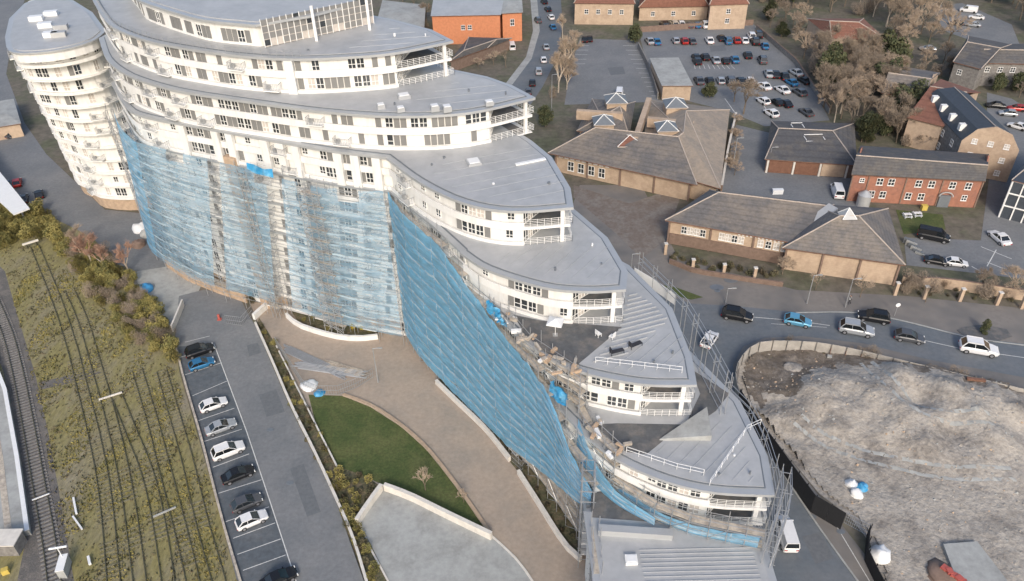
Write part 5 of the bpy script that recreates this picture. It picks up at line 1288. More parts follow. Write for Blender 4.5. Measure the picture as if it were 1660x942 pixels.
# buff hall (left wing and pyramid pavilion)
wn = [(0, f, 2.9, 1.0, 1.5, 'curtain' if k % 3 else 'glass') for k, f in enumerate((.12, .17, .22, .27, .42, .47, .52, .57, .72, .78, .84, .9))]
hall, ins_ = hip('buff_brick_hall', 'long buff brick hall with a dark hipped roof facing the main road', 'building', [(1078, 357), (1300, 396), (1352, 332), (1150, 308)], [(1165, 312), (1345, 334)], 5.4, 8.6, 'buff', 'tilegrey', .6, wn, piers=3)
u = Vector(ins_[0]); v = Vector(ins_[1]); dv = v - u; dn = dv.normalized(); out = Vector((dn.y, -dn.x)); rz = math.atan2(dn.y, dn.x)
mb = MB(); p = (u + v) / 2 + out * .18; mb.box((p.x, p.y, 1.3), (dv.length * .98, .3, 2.3), rz); mb.build('brick_plinth', ['brownb'], hall)
for k in range(14): p = u + dv * (.55 + k * .03) + out * .1; mb = MB(); mb.box((p.x, p.y, 4.9), (.35, .2, .4), rz); mb.build('eaves_block', ['plastw'], hall)
pav, ins_ = hip('brick_pavilion', 'square buff brick pavilion with a tall pyramid roof and glazed cap', 'building', [(1268, 402), (1468, 430), (1440, 338), (1310, 330)], [(1362, 350), (1392, 350)], 5.0, 10.2, 'buff', 'tilegrey', .7, (), piers=3)
q = P(1375, 345, 10.4); mb = MB(); r = 1.3
mb.add([(q.x - r, q.y - r, 9.7), (q.x + r, q.y - r, 9.7), (q.x + r, q.y + r, 9.7), (q.x - r, q.y + r, 9.7), (q.x, q.y, 11.4)], [(0, 1, 4), (1, 2, 4), (2, 3, 4), (3, 0, 4)]); mb.build('glazed_cap', ['zinc'], pav)
for k in range(4):
    a = (q.x + [-r, r, r, -r][k], q.y + [-r, -r, r, r][k], 9.75); mb = MB(); mb.tube(a, (q.x, q.y, 11.45), .08); mb.build('cap_rib', ['frame'], pav)
# steel/glass link between hall and pavilion
a, b = P(1285, 385, 5.2), P(1350, 338, 8.4); lk = thing('glazed_link', 'blue grey sloping metal strip between the hall roof and the pyramid roof', 'roof link', (a.x, a.y, 5))
mb = MB(); d = Vector((b.x - a.x, b.y - a.y)).normalized(); n_ = Vector((-d.y, d.x)) * 1.1
mb.add([(a.x - n_.x, a.y - n_.y, 5.5), (a.x + n_.x, a.y + n_.y, 5.5), (b.x + n_.x, b.y + n_.y, 9.0), (b.x - n_.x, b.y - n_.y, 9.0), (a.x - n_.x, a.y - n_.y, 5.0), (a.x + n_.x, a.y + n_.y, 5.0), (b.x + n_.x, b.y + n_.y, 8.3), (b.x - n_.x, b.y - n_.y, 8.3)], [(0, 1, 2, 3), (7, 6, 5, 4), (0, 4, 5, 1), (1, 5, 6, 2), (2, 6, 7, 3), (3, 7, 4, 0)]); mb.build('metal_roof', ['zinc'], lk)
# lodge complex
lodge, ins_ = hip('brick_lodge', 'brown lodge with a wide mossy hipped roof left of the service road', 'building', [(888, 248), (1130, 300), (1118, 225), (960, 205)], [(965, 207), (1100, 222)], 4.8, 8.8, 'buff', 'tilegrey', 1.2, [(0, f, 1.0, 1.4, 2.2) for f in (.12, .2, .28, .36)], piers=4)
u = Vector(ins_[0]); v = Vector(ins_[1]); dv = v - u; dn = dv.normalized(); out = Vector((dn.y, -dn.x)); rz = math.atan2(dn.y, dn.x)
for k in range(9):
    p = u + dv * (.04 + k * .045) + out * .12; mb = MB(); mb.box((p.x, p.y, 4.2), (.9, .2, .8), rz); mb.build('clerestory_panel', ['plastw'], lodge)
lodge2, _ = hip('brick_lodge', 'large tan roofed rear wing of the brown lodge beside the service road', 'building', [(1040, 268), (1168, 306), (1183, 178), (1050, 160)], [(1108, 215), (1112, 180)], 4.8, 9.2, 'buff', 'tiletan', .8, ())
lodge3, _ = hip('brick_lodge', 'small hipped wing of the brown lodge with its ridge running back, upper left', 'building', [(935, 212), (1020, 222), (1030, 165), (960, 160)], [(975, 190), (1005, 172)], 4.8, 8.0, 'buff', 'tilegrey', .6, ())
def gablet(px, py, z, w_, label, capm='zinc_dark', wallm='buff', h=1.6):
    q = P(px, py, z); t = thing('roof_turret', label, 'turret', (q.x, q.y, z)); r = w_ / 2
    mb = MB(); mb.box((q.x, q.y, z - .6), (w_ * .9, w_ * .9, 2.4)); mb.build('wall', [wallm], t)
    mb = MB(); zz = z + .6; mb.add([(q.x - r, q.y - r, zz), (q.x + r, q.y - r, zz), (q.x + r, q.y + r, zz), (q.x - r, q.y + r, zz), (q.x, q.y, zz + h)], [(0, 1, 4), (1, 2, 4), (2, 3, 4), (3, 0, 4), (3, 2, 1, 0)]); mb.build('roof', [capm], t)
    for k in range(4): mb = MB(); mb.tube((q.x + [-r, r, r, -r][k], q.y + [-r, -r, r, r][k], zz + .05), (q.x, q.y, zz + h + .05), .1); mb.build('ridge_tiles', ['frame'], t)
    mb = MB(); mb.tube((q.x - r, q.y - r - .05, zz), (q.x + r, q.y - r - .05, zz), .12); mb.build('gutter', ['ridge'], t)
gablet(998, 165, 8.0, 5.2, 'grey capped roof turret at the upper left of the lodge')
gablet(978, 200, 8.0, 4.8, 'grey capped roof turret above the left hip of the lodge')
gablet(1094, 172, 8.4, 5.2, 'grey capped roof turret at the upper right of the lodge')
gablet(1080, 210, 8.4, 4.8, 'grey capped roof turret in the middle right of the lodge')
gablet(1020, 232, 6.6, 6.0, 'low red tiled gablet on the front slope of the lodge', 'tilered', 'buff', 1.3)
for l, (x1, y1, x2, y2) in (('cream brick parapet running back between the lodge roofs', (1030, 225, 1052, 160)), ('pale brick ridge wall across the right of the lodge roof', (1050, 192, 1125, 200)), ('cream brick wall across the upper left of the lodge roof', (935, 180, 1010, 185))):
    a, b = P(x1, y1, 8), P(x2, y2, 8); d = b - a; mb = MB(); mb.box(((a.x + b.x) / 2, (a.y + b.y) / 2, 7.2), (d.length, 1.2, 2.2), math.atan2(d.y, d.x)); mb.build('roof_wall', ['buff'], label=l, cat='wall')
# garage block
gar, ins_ = hip('garage_block', 'dark roofed garage with brown timber doors across the service yard', 'garage', [(1240, 258), (1390, 268), (1385, 200), (1250, 196)], [(1262, 208), (1350, 212)], 3.4, 5.6, 'brownb', 'tiledark', .4, ())
u = Vector(ins_[0]); v = Vector(ins_[1]); dv = v - u; dn = dv.normalized(); out = Vector((dn.y, -dn.x)); rz = math.atan2(dn.y, dn.x)
for f_, m_ in ((.17, 'wood'), (.47, 'wood'), (.77, 'buff')):
    p = u + dv * f_ + out * .08; mb = MB(); mb.box((p.x, p.y, 1.55), (dv.length * .26, .12, 2.9), rz); mb.build('garage_door', [m_], gar)
for f_ in (.02, .32, .62, .92): p = u + dv * f_ + out * .15; mb = MB(); mb.box((p.x, p.y, 1.6), (.4, .3, 3.2), rz); mb.build('pier', ['kerbw'], gar)
# white painted rectangles: rooflight frames on the garage roof
for x, y, w_ in ((1320, 224, 4.2), (1293, 205, 2.6)):
    q = P(x, y, 5.0); mb = MB()
    for dx, dy, sx, sy in ((0, -1, w_, .14), (0, 1, w_, .14), (-w_ / 2, 0, .14, 2.0), (w_ / 2, 0, .14, 2.0)): mb.box((q.x + dx, q.y + dy, 5.1 + dy * .35), (sx, sy, .12))
    mb.build('rooflight_frame', ['frame'], gar)
# red brick house
wn = [(0, f, 4.2, 1.2, 1.5) for f in (.22, .31, .52, .62, .78, .9)] + [(0, f, 1.2, 1.2, 1.5) for f in (.18, .27, .47, .57)] + [(0, .08, 4.6, .9, .9), (0, .9, 1.6, 1.0, 1.2)]
red, ins_ = hip('red_brick_house', 'two storey red brick house with a long plain dark gable roof', 'house', [(1380, 283), (1598, 294), (1603, 250), (1395, 236)], [(1388, 252), (1602, 268)], 6.4, 9.3, 'redb', 'tiledark', .35, wn, gable=True)
u = Vector(ins_[0]); v = Vector(ins_[1]); dv = v - u; dn = dv.normalized(); out = Vector((dn.y, -dn.x)); rz = math.atan2(dn.y, dn.x)
mb = MB(); p = u + dv * .75 + out * .25; mb.box((p.x, p.y, 1.35), (2.2, .5, 2.7), rz); dr = mb.build('porch', ['zinc_dark'], red)
mb = MB(); n_ = 8
for k in range(n_): 
    a0, a1 = math.pi * k / n_, math.pi * (k + 1) / n_
    mb.tube((p.x + dn.x * 1.35 * math.cos(a0) + out.x * .4, p.y + dn.y * 1.35 * math.cos(a0) + out.y * .4, 2.6 + 1.0 * math.sin(a0)), (p.x + dn.x * 1.35 * math.cos(a1) + out.x * .4, p.y + dn.y * 1.35 * math.cos(a1) + out.y * .4, 2.6 + 1.0 * math.sin(a1)), .14)
mb.build('porch_arch', ['zinc'], red)
for k, f_ in enumerate((.0, .13, .42, .7, 1.0)): p = u + dv * f_ + out * .08; mb = MB(); mb.box((p.x, p.y, 3.1), (.25, .22, 6.1), rz); mb.build('pilaster', ['brownb'], red)
for f_ in (.3, .75): p = u + dv * f_ + Vector((-dn.y, dn.x)) * 2.2; mb = MB(); mb.tube((p.x, p.y, 7.2), (p.x, p.y, 9.0), .14, 6); mb.tube((p.x - .2, p.y, 8.9), (p.x + .3, p.y, 8.9), .12, 6); mb.build('roof_vent', ['plastw'], red)
q = P(1402, 318, 2.2); tk = thing('round_tank', 'blue grey domed tank between the pavilion and the red brick house', 'tank', (q.x, q.y, 0)); mb = MB(); mb.tube((q.x, q.y, 0), (q.x, q.y, 2.6), 1.35, 18, caps=True); mb.build('drum', ['zinc'], tk)
mb = MB(); mb.tube((q.x, q.y, 2.6), (q.x, q.y, 3.5), 1.4, 18, r2=.3, caps=True); mb.build('dome', ['zinc_edge'], tk)
# mansard house: dark glazed slope, buff end gable
def mansard():
    t = thing('mansard_house', 'tall stone house with a black mansard roof and a buff end wall at the right', 'house', tuple(P(1550, 260, 0)))
    zt, zm = 11.5, 7.6
    A = P(1490, 222, zm - 3); 
    # footprint from the buff end wall and the long dark side
    e0 = P(1553, 245, 5.0); e1 = P(1645, 262, 5.0); s0 = P(1492, 178, 5.0)
    e0, e1, s0 = [Vector((k.x, k.y)) for k in (e0, e1, s0)]; b1 = s0 + (e1 - e0)
    fp = [(e0.x, e0.y), (e1.x, e1.y), (b1.x, b1.y), (s0.x, s0.y)]
    mb = MB(); mb.prism(fp, 0, zm); mb.build('wall', ['stone'], t)
    ins2 = [Vector(p) for p in fp]; wv = (e1 - e0); lv = (s0 - e0)
    # end wall, six-sided; buff colour carries the warm sunlight on this side
    out = Vector((wv.y, -wv.x)).normalized() * .12
    pts = [e0, e1, e1, e1 - wv * .2, e0 + wv * .5, e0 + wv * .2, e0]; zs = [0, 0, zm, zt - .8, zt + .4, zt - .8, zm]
    vs = [(p.x + out.x, p.y + out.y, z) for p, z in zip(pts, zs)] + [(p.x - out.x * 2, p.y - out.y * 2, z) for p, z in zip(pts, zs)]
    n_ = 7; mb = MB(); mb.add(vs, [tuple(range(n_)), tuple(range(2 * n_ - 1, n_ - 1, -1))] + [(i, n_ + i, n_ + (i + 1) % n_, (i + 1) % n_) for i in range(n_)]); mb.build('end_wall', ['buff'], t)
    def slope(p, q, z0, z1, m_, nm):
        a, b, c_, d = Vector((p[0].x, p[0].y, z0)), Vector((p[1].x, p[1].y, z0)), Vector((q[1].x, q[1].y, z1)), Vector((q[0].x, q[0].y, z1)); dz = Vector((0, 0, -.2)); mb = MB()
        mb.add([a, b, c_, d, a + dz, b + dz, c_ + dz, d + dz], [(0, 1, 2, 3), (7, 6, 5, 4), (0, 4, 5, 1), (1, 5, 6, 2), (2, 6, 7, 3), (3, 7, 4, 0)]); return mb.build(nm, [m_], t)
    lo, hi = (s0, e0), (s0 + wv * .2, e0 + wv * .2); ms = slope(lo, hi, zm, zt - .8, 'slate', 'mansard_slope')
    slope((e1, b1), (e1 - wv * .2, b1 - wv * .2), zm, zt - .8, 'slate', 'mansard_slope')
    slope(hi, (s0 + wv * .5, e0 + wv * .5), zt - .795, zt + .2, 'slate', 'roof_slope'); slope((e1 - wv * .2, b1 - wv * .2), (e0 + wv * .5, s0 + wv * .5), zt - .795, zt + .2, 'slate', 'roof_slope')
    for k in range(4):
        p = s0.lerp(e0, .15 + k * .23) + wv * .08; mb = MB(); mb.box((p.x, p.y, zm + 1.7), (1.1, 1.3, 1.5), math.atan2(lv.y, lv.x)); d_ = mb.build('dormer', ['frame'], t)
        p2 = p + Vector((-wv.x, -wv.y)).normalized() * .62
        mb = MB(); mb.box((p2.x, p2.y, zm + 1.7), (.7, .1, 1.1), math.atan2(lv.y, lv.x)); mb.build('pane', ['glass'], d_)
    for k in range(4):
        for zz in (1.4, 4.6): p = s0.lerp(e0, .15 + k * .23) - wv.normalized() * .03; inst(winmesh(1.1, 1.4), 'window', (p.x, p.y, zz), math.atan2(-lv.y, -lv.x), t)
    for f_ in (.22, .5, .78):
        for zz in (1.2, 4.2, 7.4):
            p = e0.lerp(e1, f_) + out * 1.2; inst(winmesh(1.0, 1.1, 'curtain'), 'window', (p.x, p.y, zz), math.atan2(wv.y, wv.x), t)
    r0, r1 = s0 + wv * .5, e0 + wv * .5; mb = MB(); mb.tube((r0.x, r0.y, zt + .25), (r1.x, r1.y, zt + .25), .12); mb.build('ridge_tiles', ['ridge'], t)
mansard()
def simple(name, label, cat, px, ze, zr, wallm, roofm, ridge, wins=(), gable=False, over=.4): return hip(name, label, cat, px, ridge, ze, zr, wallm, roofm, over, wins, gable=gable)
simple('gabled_house', 'buff gabled house behind the bare trees, left of the black mansard roof', 'house', [(1470, 190), (1530, 205), (1590, 150), (1525, 128)], 7, 10, 'buff', 'tilered', [(1508, 140), (1568, 150)], [(3, f, 3.5, 1.1, 1.3) for f in (.3, .7)], True)
simple('ruined_gable_house', 'pale gabled house end hidden by bare trees', 'house', [(1428, 150), (1500, 160), (1525, 118), (1465, 108)], 6, 9, 'buff', 'tilegrey', [(1440, 118), (1510, 128)], (), True)
simple('cream_house', 'cream walled house with a brown red hipped roof among trees at the top', 'house', [(1348, 62), (1436, 64), (1400, 30), (1308, 30)], 6.5, 9.5, 'buff', 'tilered', [(1345, 34), (1392, 36)], [(0, .3, 4, 1.1, 1.3), (0, .7, 4, 1.1, 1.3)])
simple('stone_house', 'grey stone house with dark gabled roofs near the upper right corner, left wing', 'house', [(1545, 100), (1590, 112), (1640, 72), (1570, 58)], 6.5, 9.5, 'stone', 'tiledark', [(1568, 68), (1622, 78)], [(0, .3, 3.5, 1.1, 1.3), (3, .5, 3.5, 1.1, 1.3)])
simple('stone_house', 'grey stone house with dark roof at the upper right edge, right wing', 'house', [(1580, 102), (1690, 104), (1700, 70), (1600, 72)], 6.5, 9.0, 'stone', 'tiledark', [(1595, 80), (1690, 82)], [(0, f, 4, 1.2, 1.3) for f in (.2, .4, .6)], True)
simple('flat_shed', 'long pale flat shed with cream walls between the two rear car parks', 'shed', [(1073, 139), (1124, 139), (1100, 93), (1053, 94)], 4.2, 4.24, 'buff', 'conc', [(1085, 118), (1088, 110)], ())
simple('orange_brick_block', 'orange brick block with a flat grey roof beyond the curved roofs', 'building', [(698, 26), (812, 24), (822, -12), (704, -12)], 9, 9.4, 'orangeb', 'zinc', [(740, 6), (780, 4)], [(0, f, 4.5, 1.2, 1.4) for f in (.45, .55)])
simple('orange_brick_wing', 'narrow orange brick wing right of the orange brick block', 'building', [(812, 22), (848, 20), (845, -14), (818, -14)], 9, 9.5, 'orangeb', 'conc', [(825, 4), (835, 4)], [(0, .5, 5, 1.2, 2)])
simple('dark_shed', 'low dark grey gabled shed beside the orange brick block', 'shed', [(728, 100), (790, 78), (830, 62), (760, 60)], 3.5, 5, 'brownb', 'tiledark', [(752, 82), (805, 64)], ())
simple('brick_terrace', 'buff brick terrace at the top edge left of the big trees', 'building', [(930, 5), (1030, 6), (1030, -25), (935, -25)], 7, 10, 'buff', 'tilered', [(945, -18), (1020, -18)], [(0, f, 3.5, 1.2, 1.4) for f in (.2, .4, .6, .8)])
simple('brick_terrace', 'long low buff terrace at the top edge behind the rear car park', 'building', [(1035, 12), (1150, 10), (1150, -12), (1040, -12)], 4.5, 7.5, 'buff', 'tilered', [(1050, -4), (1140, -5)], [(0, f, 1.5, 1.2, 1.4) for f in (.2, .5, .8)])
simple('brick_terrace', 'taller buff house at the top edge, right end of the long terrace', 'building', [(1150, 8), (1215, 6), (1210, -25), (1150, -25)], 8, 11, 'buff', 'tilered', [(1160, -15), (1200, -15)], [(0, .5, 5, 1.3, 1.4), (0, .5, 2, 1.3, 1.4)])
# timber framed building at the right edge
tf, ins_ = hip('white_framed_block', 'white framed dark glazed block cut off by the right edge', 'building', [(1640, 292), (1800, 330), (1850, 260), (1690, 225)], [(1690, 250), (1800, 280)], 8.5, 9.6, 'slate', 'slate', .3, ())
for s_, n_ in ((3, 6), (0, 8)):
    u = Vector(ins_[s_]); v = Vector(ins_[(s_ + 1) % 4]); dv = v - u; dn = dv.normalized(); out = Vector((dn.y, -dn.x)) * .12; rz = math.atan2(dn.y, dn.x)
    for k in range(n_ + 1): p = u + dv * (k / n_) + out; mb = MB(); mb.box((p.x, p.y, 4.2), (.25, .2, 8.4), rz); mb.build('frame_post', ['frame'], tf)
    for z in (2.8, 5.6, 8.3): p = (u + v) / 2 + out * .9; mb = MB(); mb.box((p.x, p.y, z), (dv.length, .18, .25), rz); mb.build('frame_rail', ['frame'], tf)
# pillars and garden walls along the road
def pillar(px, py, h, label, grp, w_=.55):
    q = P(px, py, 0); t = thing('brick_pillar', label, 'pillar', (q.x, q.y, 0), group=grp); mb = MB(); mb.box((q.x, q.y, h / 2), (w_, w_, h)); mb.build('shaft', ['buff'], t)
    mb = MB(); mb.box((q.x, q.y, h + .06), (w_ + .15, w_ + .15, .12)); mb.build('cap', ['kerbw'], t)
for i, (x, y) in enumerate(((1078, 412), (1122, 438), (1172, 446), (1222, 452))): pillar(x, y, 2.4, ['first buff gate pillar at the left corner of the buff hall', 'second buff pillar in front of the buff hall', 'third buff pillar in front of the buff hall', 'fourth buff pillar, next to the pavilion'][i], 'pillars in front of the hall')
for i, (x, y) in enumerate(((1450, 478), (1497, 484), (1555, 488), (1615, 494), (1655, 500))): pillar(x, y, 2.6, ['buff pillar at the right corner of the pavilion', 'buff pillar by the shrubs right of the pavilion', 'buff pillar in the middle of the dark hedge', 'buff pillar near the right end of the hedge', 'buff pillar at the right edge of the picture'][i], 'pillars along the brick wall')
lowwall('garden_wall', 'buff brick wall behind the pavement right of the pavilion', 'wall', [(1465, 448), (1540, 452), (1660, 470), (1800, 490)], 2.2, .3, 'buff', 'brownb', sm=False)
lowwall('garden_wall', 'low brown brick wall in front of the buff hall', 'wall', [(1085, 420), (1125, 436), (1225, 452), (1270, 458)], 1.0, .3, 'brownb', 'brownb', sm=False)
lowwall('garden_wall', 'tall brown wall running back beside the lodge along the service road', 'wall', [(1172, 300), (1182, 240), (1195, 182)], 2.0, .4, 'brownb', 'kerbw', sm=False)
lowwall('boundary_wall', 'dark wall along the back edge of the long car park', 'wall', [(1030, 44), (1120, 38), (1222, 32)], 1.8, .3, 'brownb', 'brownb', sm=False)
lowwall('boundary_wall', 'dark wall between the two rear car parks', 'wall', [(1034, 68), (1050, 100), (1066, 150)], 1.8, .3, 'stone', 'stone', sm=False)
lowwall('boundary_wall', 'wall down the right side of the long car park below the trees', 'wall', [(1226, 40), (1290, 95), (1345, 175)], 1.6, .3, 'stone', 'brownb', sm=False)
# steps with stripes beside the lawn
stp = thing('entrance_steps', 'short flight of striped steps right of the pavilion', 'steps', tuple(P(1478, 405, 0)))
for k in range(6): q = P(1472 + k * 4, 396 + k * 3.4, 0); mb = MB(); mb.box((q.x, q.y, .6 - k * .09), (.45, 2.0, 1.2 - k * .18), .7); mb.build('step', ['conc' if k % 2 else 'zinc_dark'], stp)
# bike racks and bins in the rear yard
for x, y, l in ((1260, 314, 'white bin store panel on the ground of the rear yard'),):
    q = P(x, y, 0); mb = MB(); mb.box((q.x, q.y, .5), (2.2, .8, 1.0)); mb.box((q.x, q.y, 1.04), (2.3, .9, .08)); mb.build('bin_store', ['plastw'], label=l, cat='bin')
q = P(1497, 340, 0); mb = MB(); mb.box((q.x, q.y, .5), (1.1, .8, 1.0)); mb.box((q.x, q.y, 1.05), (1.2, .9, .1)); mb.build('yellow_bin', ['yellow'], label='yellow grit bin against the red brick house', cat='bin')
for i, (x, y) in enumerate(((1470, 352), (1486, 350))):
    q = P(x, y, 0); t = thing('picnic_table', ['pale picnic table on the small lawn, left one', 'pale picnic table on the small lawn, right one'][i], 'table', (q.x, q.y, 0))
    mb = MB(); mb.box((q.x, q.y, .74), (1.6, .7, .06)); mb.build('table_top', ['plastw'], t)
    for s_ in (-1, 1): mb = MB(); mb.box((q.x, q.y + s_ * .75, .45), (1.6, .28, .05)); mb.build('bench', ['plastw'], t); mb = MB(); mb.box((q.x + s_ * .6, q.y, .38), (.08, 1.5, .7)); mb.build('leg', ['plastw'], t)
# round sign and street lamps
q = P(1450, 512, 0); sg = thing('round_sign', 'small white round sign on a post at the far pavement', 'sign', (q.x, q.y, 0)); mb = MB(); mb.tube((q.x, q.y, 0), (q.x, q.y, 2.3), .05, 6); mb.build('post', ['steel'], sg)
mb = MB(); mb.tube((q.x, q.y - .06, 2.35), (q.x, q.y + .0, 2.35), .4, 18, caps=True); mb.build('disc', ['plastw'], sg)
def lamp(px, py, h, label):
    q = P(px, py, 0); t = thing('street_lamp', label, 'street lamp', (q.x, q.y, 0)); mb = MB(); mb.tube((q.x, q.y, 0), (q.x, q.y, h), .11, 8, r2=.06); mb.build('post', ['steel'], t)
    mb = MB(); mb.tube((q.x, q.y, h), (q.x + 1.0, q.y, h + .15), .05, 6); mb.build('arm', ['steel'], t); mb = MB(); mb.box((q.x + 1.1, q.y, h + .12), (.7, .25, .12)); mb.build('lamp_head', ['conc'], t)
for a_ in ((894, 195, 12, 'tall pale street lamp between the hill road and the lodge'), (1020, 472, 8, 'street lamp post beside the edge of the curved block'), (1176, 492, 3.2, 'short lamp post on the pavement left of the blue car'), (1308, 492, 6, 'street lamp in front of the pavilion, left'), (1370, 498, 6, 'street lamp in front of the pavilion, right'), (613, 620, 7, 'thin lamp post standing on the brown courtyard'), (1188, 270, 7, 'street lamp beside the service road'), (1245, 272, 5, 'lamp post at the garage corner')): lamp(*a_)
# metal stacks in the courtyard: low racks of scaffold tubes
for i, (x1, y1, x2, y2, l) in enumerate(((462, 565, 560, 610, 'long stack of pale scaffold tubes lying in the courtyard, upper'), (480, 592, 590, 608, 'stack of scaffold tubes lying in the courtyard, middle'), (530, 590, 592, 608, 'short stack of pale boards beside the tube stacks'))):
    a, b = P(x1, y1), P(x2, y2); t = thing('tube_stack', l, 'stack', tuple((a + b) / 2)); d = (b - a).normalized(); n_ = Vector((-d.y, d.x, 0))
    for k in range(11): o_ = n_ * ((k % 6) * .32 - .8) + Vector((0, 0, .12 + .16 * (k // 6))); mb = MB(); j = d * random.uniform(-.8, .8); mb.tube(a + o_ + j, b + o_ + j, .07, 6, caps=True); mb.build('tube', ['steel' if i < 2 else 'board'], t)
lump('sheeted_heap', 'white plastic sacks piled left of the lawn tip', 'sacks', 500, 626, 1.4, .6, 'plastw', 12, 0)
lump('sheeted_heap', 'small blue sheeted heap beside the white sacks above the lawn', 'sheet', 518, 638, .9, .4, 'netdeep', 13, 0)
# temporary fence panels
def heras(px, label, h=1.9):
    pts = resample(PL(px), step=3.0); t = thing('temporary_fence', label, 'fence', (pts[0][0], pts[0][1], 0))
    for u, v in zip(pts, pts[1:]):
        mb = MB(); 
        for k in range(9): s_ = k / 8; x, y = lerp(u[0], v[0], s_), lerp(u[1], v[1], s_); mb.tube((x, y, .1), (x, y, h), .022, 3)
        for z in (.1, h * .5, h): mb.tube((u[0], u[1], z), (v[0], v[1], z), .035, 4)
        mb.build('mesh_panel', ['steel'], t)
heras([(448, 560), (500, 640), (560, 640), (605, 612)], 'temporary mesh fence round the tube stacks in the courtyard'); heras([(368, 525), (392, 530), (410, 510)], 'temporary mesh fence at the head of the car park aisle')
heras([(830, 748), (845, 765), (858, 742)], 'temporary mesh fence panels bridging the gap in the planter wall')
q = P(356, 518, 0); mb = MB(); mb.box((q.x, q.y, .55), (.35, .35, 1.1)); mb.box((q.x, q.y, .06), (.7, .7, .12)); mb.build('red_bollard', ['red'], label='red barrier block at the head of the car park aisle', cat='barrier')
q = P(232, 375, 0)
for i, (x, y, m_, l) in enumerate(((228, 372, 'plastw', 'pale skip of rubbish at the foot of the left tower'), (240, 380, 'conc', 'grey heap of bags beside the skip'), (225, 398, 'brownb', 'brown container below the skip'), (238, 470, 'plastb', 'dark blue bin by the bushes'))):
    lump('waste_heap', l, 'heap', x, y, 1.8 - .2 * i, 1.3, m_, 20 + i, 0)

# person walking on the far pavement
def person(px, py, label, top, legs, face=0):
    q = P(px, py, 0); t = thing('person', label, 'person', (q.x, q.y, 0)); 
    V = [(0, 0, .93), (0, 0, 1.15), (0, 0, 1.38), (0, 0, 1.52), (0, .01, 1.66), (-.1, 0, .90), (-.14, .14, .50), (-.14, .02, .08), (-.14, .16, .03), (.1, 0, .90), (.13, -.10, .50), (.13, -.30, .10), (.13, -.18, .03), (-.19, 0, 1.40), (-.26, -.12, 1.14), (-.24, -.02, .88), (.19, 0, 1.40), (.26, .10, 1.14), (.24, .24, .94)]
    E2 = [(0, 1), (1, 2), (2, 3), (3, 4), (0, 5), (5, 6), (6, 7), (7, 8), (0, 9), (9, 10), (10, 11), (11, 12), (2, 13), (13, 14), (14, 15), (2, 16), (16, 17), (17, 18)]
    Rr = [.15, .14, .17, .06, .11, .1, .07, .045, .04, .1, .07, .045, .04, .07, .05, .04, .07, .05, .04]
    me = bpy.data.meshes.new('body'); me.from_pydata([(x, y, z) for x, y, z in V], E2, []); o = bpy.data.objects.new('body', me); col.objects.link(o)
    md = o.modifiers.new('skin', 'SKIN'); 
    for i, r in enumerate(Rr): me.skin_vertices[0].data[i].radius = (r, r * .8)
    me.skin_vertices[0].data[0].use_root = True
    o.modifiers.new('sub', 'SUBSURF').levels = 1; o.modifiers['sub'].render_levels = 2; me.materials.append(M[legs]); o.parent = t
    b = MB(); b.tube((0, 0, .95), (0, 0, 1.22), .185, 10, r2=.18); b.tube((0, 0, 1.22), (0, 0, 1.44), .18, 10, r2=.12); o2 = b.build('jacket', [top]); o2.parent = t
    b = MB(); b.tube((0, .01, 1.56), (0, .01, 1.70), .10, 10, r2=.105); b.tube((0, .01, 1.70), (0, .01, 1.78), .105, 10, r2=.04, caps=True); o3 = b.build('head', ['skin']); o3.parent = t
    b = MB(); b.tube((0, -.02, 1.69), (0, -.02, 1.80), .118, 10, r2=.05, caps=True); o4 = b.build('hair', ['clothd']); o4.parent = t
    t.rotation_euler = (0, 0, face); t.scale = (1.1,) * 3
person(826, 492, '', 'clothw', 'clothd') if False else person(1376, 493, 'person in a pale top and dark trousers walking on the far pavement', 'clothw', 'clothd', 1.3)

simple('cream_hut', 'low cream building at the left edge beside the left tower', 'building', [(-40, 212), (34, 200), (22, 160), (-40, 170)], 3.6, 4.0, 'buff', 'conc', [(-20, 190), (10, 184)], ())
simple('grey_block', 'grey flat roofed block glimpsed behind the top roofs', 'building', [(612, 30), (688, 44), (690, 8), (620, 0)], 5, 5.4, 'stone', 'conc', [(640, 20), (660, 22)], ())
# =====================================================================
# VEGETATION
# =====================================================================
def bare_mesh(seed, h=8., spread=.55, twigs=8, depth=4, trunk_r=.18):
    rnd = random.Random(seed); tk = MB(); tw = MB()
    def grow(p, d, l, r, k):
        q = p + d * l; (tk if k <= 1 else tw).tube(p, q, r, 5 if k == 0 else 3, r2=r * .7)
        if k >= depth:
            for _ in range(twigs):
                e = (d + Vector((rnd.uniform(-1, 1), rnd.uniform(-1, 1), rnd.uniform(-.3, .8))) * .8).normalized(); s = q - d * l * rnd.uniform(0, .8)
                f_ = s + e * l * rnd.uniform(.5, 1.3); tw.tube(s, f_, .026, 3, r2=.01)
                for _2 in range(2): g_ = s.lerp(f_, rnd.uniform(.3, .9)); tw.tube(g_, g_ + Vector((rnd.uniform(-1, 1), rnd.uniform(-1, 1), rnd.uniform(-.4, .9))) * l * .5, .018, 3, r2=.008)
            return
        n = 3 if k else 4
        for i in range(n):
            a = rnd.uniform(0, 6.28); tilt = spread * rnd.uniform(.6, 1.3)
            u = d.orthogonal().normalized(); v = d.cross(u)
            e = (d * math.cos(tilt) + (u * math.cos(a + i * 6.28 / n) + v * math.sin(a + i * 6.28 / n)) * math.sin(tilt) + Vector((0, 0, .12))).normalized()
            grow(p + d * l * rnd.uniform(.65, 1), e, l * rnd.uniform(.62, .82), r * .62, k + 1)
    grow(Vector((0, 0, 0)), Vector((rnd.uniform(-.05, .05), rnd.uniform(-.05, .05), 1)).normalized(), h * .3, trunk_r, 0)
    return tk, tw
